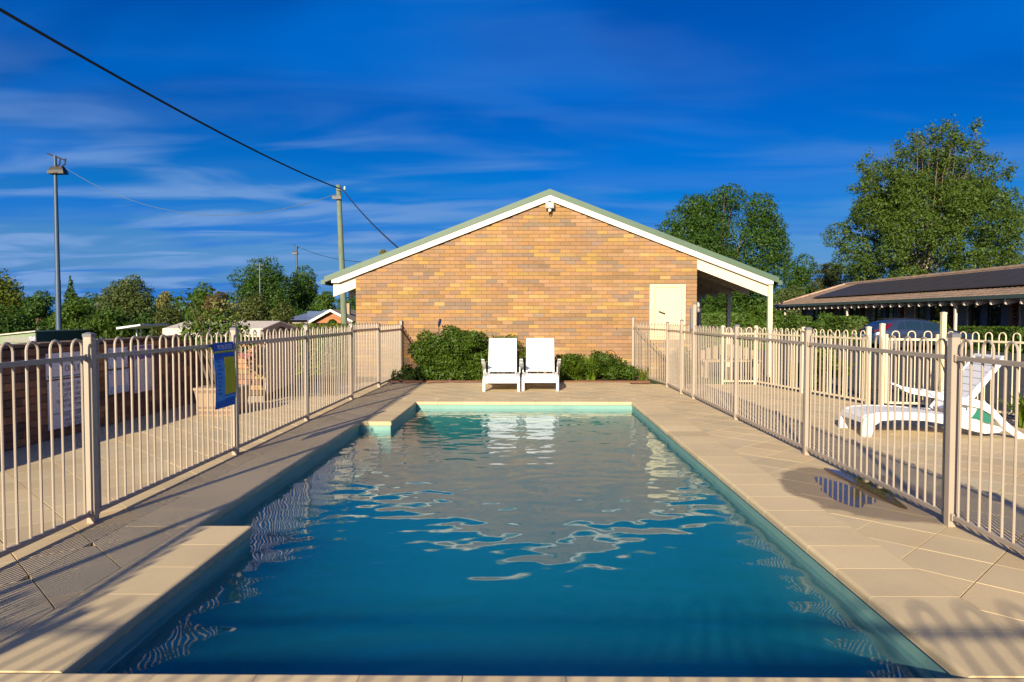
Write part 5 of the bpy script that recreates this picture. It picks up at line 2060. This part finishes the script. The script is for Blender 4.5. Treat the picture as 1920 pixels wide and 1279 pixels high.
# individual tiles as real relief, joined
mb = MB()
rows_n, tw = 15, 0.34
for rw in range(rows_n):
    w0, w1 = rw * RW / rows_n, (rw + 1) * RW / rows_n + 0.03
    s0 = w0 * 0.1
    nt_ = int((ML - s0) / tw)
    for k in range(nt_):
        a = s0 + k * tw
        z0_, z1__ = EZ + w0 * sl, EZ + w1 * sl
        j = random.random() * 0.008
        mb.add([(a + .01, w0, z0_ + .045 + j), (a + tw * .5, w0, z0_ + .062 + j), (a + tw - .01, w0, z0_ + .045 + j), (a + tw - .01, w1, z1__ + .018), (a + tw * .5, w1, z1__ + .03), (a + .01, w1, z1__ + .018),
                (a + .01, w0, z0_ + .005), (a + tw - .01, w0, z0_ + .005)], [(0, 1, 4, 5), (1, 2, 3, 4), (6, 7, 2, 1, 0)])
me = bpy.data.meshes.new('roof_tile')
me.from_pydata(mb.v, [], mb.f)
me.materials.append(M['tile'])
tag(link('roof_tile', me, mt), kind='stuff')
mb = MB()
mb.tube([(hp, RW, RZ + 0.05), (ML, RW, RZ + 0.05)], 0.11, 8)
mb.tube([(0.1, 0.1, EZ + 0.06), (hp, RW, RZ + 0.05)], 0.10, 8)
mb.build('ridge_capping', M['tile'], mt)
mb = MB()
mb.box(-0.08, ML, -0.14, -0.005, EZ - 0.10, EZ + 0.05)
mb.box(-0.14, -0.005, -0.005, 10, EZ - 0.10, EZ + 0.05)
mb.build('gutter', M['gutter'], mt)
nr = int(ML / 0.86)
raf = MB()
raf.prism([(0.0, -0.28), (0.06, -0.30), (1.85, 0.0 + 0.25), (1.85, 0.42), (0.0, -0.06)], (-0.03, 0.03), axis='x')
raf_me = raf.mesh('rafter', M['motel_trim'])
# triangular rafter ends
raf = MB()
raf.prism([(-0.06, -0.34), (0.03, -0.36), (1.0, -0.12), (1.84, 0.05), (1.84, 0.40), (0.02, -0.07), (0.02, -0.14), (-0.06, -0.14)], (-0.035, 0.035), axis='x')
raf_me = raf.mesh('rafter', M['motel_trim'])
for k in range(nr):
    link('rafter', raf_me, mt, (0.45 + k * 0.86, 0.0, EZ + 0.03))
post = MB()
post.cbox(-0.05, 0.05, -0.05, 0.05, 0, EZ - 0.1, 0.005)
post_me = post.mesh('verandah_post', M['motel_trim'])
for s in (1.75, 11.6, 21.95, 32.3):
    link('verandah_post', post_me, mt, (s, 0.14, 0))
# doors and windows along the facade
bay = 4.4
dme = MB().box(0, 0.86, -0.06, -0.003, 0, 2.05).mesh('door', M['motel_door'])
fme = MB()
fme.box(-0.07, 0.0, -0.08, -0.002, 0, 2.12).box(0.86, 0.93, -0.08, -0.002, 0, 2.12).box(0.0, 0.86, -0.08, -0.002, 2.055, 2.12)
fme = fme.mesh('door_frame', M['motel_trim'])
wfm = MB()
wfm.box(0, 0.05, -0.06, -0.002, 0.35, 2.1).box(1.15, 1.2, -0.06, -0.002, 0.35, 2.1).box(0.05, 1.15, -0.06, -0.002, 2.05, 2.1).box(0.05, 1.15, -0.06, -0.002, 0.85, 0.92).box(0.58, 0.62, -0.055, -0.003, 0.92, 2.05)
wfm = wfm.mesh('window', M['lamp_dark'])
pme = MB().box(0.05, 0.58, -0.02, -0.004, 0.92, 2.05).mesh('pane', M['glass'])
cme = MB().box(0.62, 1.15, -0.02, -0.004, 0.92, 2.05).mesh('pane', M['curtain'])
bme = MB().box(0.05, 1.15, -0.03, -0.004, 0.35, 0.85).mesh('panel', M['panel_blue'])
pil = MB().cbox(-0.12, 0.12, -0.18, -0.002, 0, 2.3, 0.01).mesh('pier', mwall)
for k in range(8):
    s = 1.6 + k * bay
    d_ = link('door', dme, mt, (s, 1.85, 0))
    link('door_frame', fme, d_)
    for off in (1.15, 2.5):
        w_ = link('window', wfm, mt, (s + off, 1.85, 0))
        link('pane', pme, w_)
        link('pane', cme, w_)
        link('panel', bme, w_)
    link('pier', pil, mt, (s + 3.95, 1.85, 0))
    lam = MB().cbox(-0.06, 0.06, -0.12, -0.002, 1.75, 1.93, 0.01).mesh('wall_lamp', M['lens'])
    link('wall_lamp', lam, mt, (s + 1.04, 1.85, 0))

# solar panels on the front slope
sp0, spw = 4.3, 1.06
ar = thing('solar_array', 'long dark array of solar panels covering the motel roof slope', 'solar panels')
ar.matrix_world = Mo
ang = math.atan(sl)
pmesh = MB().cbox(0.012, 1.70, 0.006, spw - 0.006, 0.0, 0.035, 0.004).mesh('panel', M['solar'])
frm = MB()
frm.box(0.0, 1.712, -0.004, 0.004, -0.01, 0.036).box(0.0, 1.712, spw - 0.004, spw + 0.004, -0.01, 0.036).box(0.0, 0.010, 0.004, spw - 0.004, -0.01, 0.036)
frm = frm.mesh('frame', M['solar_frame'])
for rw in range(3):
    for k in range(20):
        w0 = 1.06 + rw * spw * math.cos(ang)
        p = link('panel', pmesh, ar)
        p.matrix_local = Matrix.Translation((sp0 + k * 1.72, w0, EZ + w0 * sl + 0.14)) @ Matrix.Rotation(ang, 4, 'X')
        link('frame', frm, p)

# clipped hedges in front of the motel
def hx(u, Yd):
    return at(u, 600, Yd).x


hedge('boxy clipped hedge behind the verandah post, first of the row', (17.6, 50.6), (17.6, 45.0), 0.9, 1.36, 7500, M['lf_hedge'], 101, 0.12)
hedge('low clipped hedge filling the gap between the boxy and the round one', (17.6, 44.6), (17.6, 42.6), 0.8, 0.98, 3000, M['lf_hedge'], 102, 0.12)
hedge('round clipped hedge ball beside the car tail', (17.4, 42.2), (17.4, 40.6), 1.3, 1.46, 4200, M['lf_hedge'], 103, 0.11, True)
hedge('boxy clipped hedge just left of the parked car', (17.5, 40.6), (17.5, 37.6), 1.1, 1.38, 6000, M['lf_hedge'], 104, 0.11)
hedge('short hedge seen just over the car bonnet', (18.7, 34.0), (18.7, 32.0), 0.7, 1.16, 2400, M['lf_yellow'], 105, 0.10)
hedge('square clipped hedge right of the car bonnet', (18.95, 31.2), (18.95, 29.0), 0.7, 0.95, 5200, M['lf_hedge'], 106, 0.08)
hedge('longer clipped hedge in front of the motel windows', (18.95, 28.8), (18.95, 26.9), 0.7, 0.98, 5200, M['lf_hedge'], 107, 0.08)
hedge('hedge end showing at the frame edge by the motel wall', (18.95, 26.5), (18.95, 25.2), 0.7, 0.90, 3600, M['lf_hedge'], 108, 0.08)
hedge('long dark hedge seen under the verandah roof', (hx(1306, 31), 31), (hx(1392, 31), 31), 1.2, 1.5, 9000, M['lf_hedge'], 109, 0.11, group=None)
hedge('lighter hedge between the grey and the cream verandah posts', (hx(1384, 30), 30), (hx(1446, 30), 30), 1.0, 1.18, 7000, M['lf_mid'], 110, 0.10, group=None)

G2 = 'trees behind the motel'
T('tree', 'round dark green tree rising behind the right roof slope', 1208, 1498, 346, 46, 0, M['lf_dark'], 95000, 0.135, 58, 'trunk', G2, 121, 0.12, br=0.25, shell=0.15, wide=0.5)
# tall tree with a sparse twiggy top
big = T('tree', 'tallest tree, with thin see-through top of bare twigs above a dense crown', 1556, 1918, 322, 64, 0, M['lf_poplar'], 135000, 0.188, 72, 'pale_trunk', G2, 122, 0.04, br=0.21, shell=0.15, wide=0.52)
Hb = at(1737, 239, 64).z
r_ = np.random.default_rng(5)
bl = []
mbt = MB()
for k in range(46):
    a = -1 + 2 * (k + r_.uniform(0.1, 0.9)) / 46
    top_z = Hb - 0.3 - 4.6 * abs(a - 0.05) ** 2.2 - r_.uniform(0, 1.5)
    x1_, y1_ = a * 6.4 + 0.3, r_.uniform(-3.5, 3.5)
    base = Vector((x1_ * 0.55, y1_ * 0.5, Hb * 0.50))
    tip = Vector((x1_, y1_, top_z))
    mid = base.lerp(tip, 0.55) + Vector((r_.normal(0, 0.25), 0, 0.3))
    mbt.tube([base, mid, tip], [0.07, 0.04, 0.012], 5)
    for j in range(8):
        f = 0.30 + 0.70 * (j + r_.random()) / 8
        p = (base.lerp(mid, f / 0.55) if f < 0.55 else mid.lerp(tip, (f - 0.55) / 0.45))
        q = p + Vector((r_.normal(0, 0.55), r_.normal(0, 0.6), r_.uniform(-0.1, 0.75)))
        mbt.tube([p, q], [0.02, 0.008], 4)
        if r_.random() < 0.82:
            bl.append((q.x, q.y, q.z, 0.70, 0.70, 0.65))
foliage('top_foliage', bl, 36000, 0.19, M['lf_poplar'], big, 123, shell=0.5)
mbt.build('top_branch', M['trunk'], big)
T('tree', 'dark mid-distance tree left of the tallest tree', 1452, 1545, 478, 95, 0, M['lf_dark'], 19950, 0.249, 18, 'trunk', G2, 124, 0.05)
T('tree', 'bronze-tinted low tree between the two large trees', 1520, 1592, 490, 90, 0, M['lf_brown'], 14250, 0.249, 14, 'trunk', G2, 125, 0.05)
T('tree', 'olive shrubby tree at the far end of the motel roof', 1440, 1530, 536, 82, 0, M['lf_olive'], 14820, 0.213, 14, 'trunk', G2, 126, 0.0)
T('tree', 'leafy green tree seen below the verandah roof', 1296, 1400, 540, 42, 0, M['lf_dark'], 25650, 0.130, 18, 'trunk', G2, 127, 0.0)
T('tree', 'leafy tree behind the cream verandah post', 1385, 1470, 560, 44, 0, M['lf_mid'], 18525, 0.130, 14, 'trunk', G2, 128, 0.0)
T('tree', 'tree at the frame edge behind the motel ridge', 1895, 1990, 462, 75, 0, M['lf_olive'], 14250, 0.213, 14, 'trunk', G2, 129, 0.1)

# ------------------------------------------------------------------ parked car (side view, tail to the left)
cr = thing('parked_car', 'grey-blue crossover car parked side-on before the motel', 'car', (14.3, 30.2, -0.06))
cr.scale = (1.02, 0.90, 0.83)
CL, CW = 4.40, 0.90
st_x = np.array([0.0, 0.04, 0.12, 0.30, 0.55, 0.95, 1.35, 1.75, 2.2, 2.6, 2.95, 3.2, 3.45, 3.7, 3.95, 4.15, 4.30, 4.40])
sill = np.interp(st_x, [0, .12, 4.2, 4.4], [.50, .33, .33, .45])
belt = np.interp(st_x, [0, .1, .6, 1.6, 2.9, 3.3, 3.9, 4.3, 4.4], [.80, .96, 1.05, 1.03, .99, .97, .90, .76, .62])
roof = np.interp(st_x, [0, .1, .35, .6, .95, 1.4, 1.9, 2.3, 2.6, 2.95, 3.3, 3.5, 4.3, 4.4], [.82, 1.02, 1.30, 1.46, 1.55, 1.585, 1.57, 1.51, 1.41, 1.22, 1.02, .985, .80, .64])
roof = np.maximum(roof, belt + 0.012)
half = np.interp(st_x, [0, .1, .4, 1.0, 3.4, 4.0, 4.25, 4.4], [.70, .80, .88, .90, .90, .85, .74, .58])
top_half = np.interp(st_x, [0, .4, 1.0, 2.2, 3.0, 3.4, 4.4], [.66, .62, .63, .62, .66, .74, .55])


def ring(i):
    b, rf_, hw, th_ = belt[i], roof[i], half[i], top_half[i]
    th_ = min(th_, hw - 0.01)
    right = [(hw * 0.90, sill[i]), (hw * 0.985, sill[i] + 0.12), (hw, (sill[i] + b) / 2 + 0.05), (hw * 0.985, b - 0.05), (hw * 0.955, b), (th_ + 0.02, rf_ - 0.05 * min(1, (rf_ - b) * 4)), (th_ * 0.85, rf_), (0, rf_ + 0.012)]
    left = [(-y_, z_) for y_, z_ in reversed(right[:-1])]
    return [(st_x[i], -y_, z_) for y_, z_ in right + left]


rings_ = [ring(i) for i in range(len(st_x))]
k = len(rings_[0])
mb = MB()
for r__ in rings_:
    mb.v += r__
for i in range(len(rings_) - 1):
    for j in range(k):
        mb.f.append((i * k + j, i * k + (j + 1) % k, (i + 1) * k + (j + 1) % k, (i + 1) * k + j))
mb.f.append(tuple(range(k - 1, -1, -1)))
mb.f.append(tuple((len(rings_) - 1) * k + j for j in range(k)))
mb.build('body', M['car'], cr, smooth=True)


def side_pt(x, f, out=0.012, s=-1):
    """a point of the near side between belt line (f=0) and roof edge (f=1)"""
    b = np.interp(x, st_x, belt)
    rf_ = np.interp(x, st_x, roof)
    hw = np.interp(x, st_x, half) * 0.955
    th_ = min(np.interp(x, st_x, top_half), hw) + 0.02
    rr = rf_ - 0.05 * min(1, (rf_ - b) * 4)
    return (x, s * (hw + (th_ - hw) * f + out), b + (rr - b) * f)


for s in (-1, 1):
    for name_, poly in (('side_window', [(0.98, .12), (1.28, .10), (1.28, .88), (1.18, .86), (1.05, .55)]),
                        ('side_window', [(1.33, .10), (1.95, .08), (1.95, .90), (1.6, .92), (1.33, .90)]),
                        ('side_window', [(2.02, .08), (2.45, .08), (2.88, .10), (2.70, .82), (2.4, .88), (2.02, .90)])):
        mb = MB()
        outer = [side_pt(x, f, 0.014, s) for x, f in poly]
        inner = [side_pt(x, f, -0.02, s) for x, f in poly]
        q = len(poly)
        mb.add(outer + inner, [tuple(range(q))] + [(i, (i + 1) % q, q + (i + 1) % q, q + i) for i in range(q)])
        mb.build(name_, M['car_glass'], cr)
    for wx_ in (0.82, 3.50):
        mb = MB()
        mb.lathe([(0.30, -0.11), (0.335, -0.10), (0.345, -0.05), (0.345, 0.05), (0.335, 0.10), (0.30, 0.11)], 28, Matrix.Translation((wx_, s * 0.80, 0.345)) @ Matrix.Rotation(R(90), 4, 'X'))
        w_ = mb.build('wheel', M['tyre'], cr, smooth=True)
        mb = MB()
        mb.lathe([(0.215, -0.01), (0.235, 0.012), (0.22, 0.02)], 24, Matrix.Translation((wx_, s * 0.905, 0.345)) @ Matrix.Rotation(R(90), 4, 'X'))
        for j in range(5):
            aa = j * 2 * math.pi / 5 + 0.3
            Mr = Matrix.Translation((wx_, s * 0.925, 0.345)) @ Matrix.Rotation(aa, 4, 'Y')
            mb.box(-0.03, 0.03, -0.008, 0.008, 0.02, 0.225, M=Mr)
        mb.lathe([(0.05, -0.012), (0.05, 0.012)], 12, Matrix.Translation((wx_, s * 0.925, 0.345)) @ Matrix.Rotation(R(90), 4, 'X'))
        mb.build('rim', M['rim'], w_)
        mb = MB()
        arc = [(wx_ + 0.40 * math.cos(R(t_)), s * 0.892, 0.345 + 0.40 * math.sin(R(t_))) for t_ in range(-6, 190, 14)]
        mb.tube(arc, 0.035, 6)
        mb.build('wheel_arch', M['black'], cr, smooth=True)
    mb = MB()
    mb.box(1.18, 3.12, s * 0.87 - 0.03, s * 0.87 + 0.03, 0.29, 0.44)
    mb.build('sill_cladding', M['black'], cr)
    mb = MB()
    for hx_ in (1.42, 2.15):
        mb.cbox(hx_, hx_ + 0.2, s * 0.915 - 0.012, s * 0.915 + 0.012, 0.93, 0.965, 0.005)
    mb.build('door_handle', M['car'], cr)
    mb = MB()
    mb.cbox(2.72, 2.90, s * 1.0 - 0.09, s * 1.0 + 0.05, 1.02, 1.16, 0.02)
    mb.build('mirror', M['black'], cr)
    mb = MB()
    mb.add([(0.03, s * 0.83, .93), (0.10, s * 0.845, .99), (0.55, s * 0.885, 1.09), (0.78, s * 0.80, 1.36), (0.62, s * 0.80, 1.35), (0.40, s * 0.87, 1.12), (0.06, s * 0.83, 1.03),
            (0.03, s * 0.70, .93), (0.10, s * 0.75, .99), (0.55, s * 0.80, 1.09), (0.78, s * 0.70, 1.36), (0.62, s * 0.68, 1.35), (0.40, s * 0.78, 1.12), (0.06, s * 0.70, 1.03)],
           [tuple(range(7))] + [(i, (i + 1) % 7, 7 + (i + 1) % 7, 7 + i) for i in range(7)])
    mb.build('tail_lamp', M['tail_red'], cr)
mb = MB()
mb.add([(0.105, -0.58, 1.04), (0.105, 0.58, 1.04), (0.50, 0.52, 1.425), (0.50, -0.52, 1.425), (0.16, -0.58, 1.02), (0.16, 0.58, 1.02), (0.53, 0.52, 1.40), (0.53, -0.52, 1.40)],
       [(0, 1, 2, 3), (0, 4, 5, 1), (1, 5, 6, 2), (2, 6, 7, 3), (3, 7, 4, 0)])
mb.build('rear_window', M['car_glass'], cr)
mb = MB()
mb.box(-0.012, 0.03, -0.22, 0.22, 0.70, 0.80)
mb.build('number_plate', M['sign_white'], cr)
mb = MB()
mb.cbox(-0.03, 0.2, -0.78, 0.78, 0.38, 0.56, 0.02)
mb.build('rear_bumper', M['black'], cr)
mb = MB()
mb.tube([(0.75, -0.55, 1.57), (1.4, -0.56, 1.63), (2.2, -0.55, 1.56)], 0.018, 6)
mb.tube([(0.75, 0.55, 1.57), (1.4, 0.56, 1.63), (2.2, 0.55, 1.56)], 0.018, 6)
mb.build('roof_rail', M['black'], cr)

print('objects', len(bpy.data.objects), 'tris', sum(len(o.data.polygons) for o in bpy.data.objects if o.type == 'MESH'))
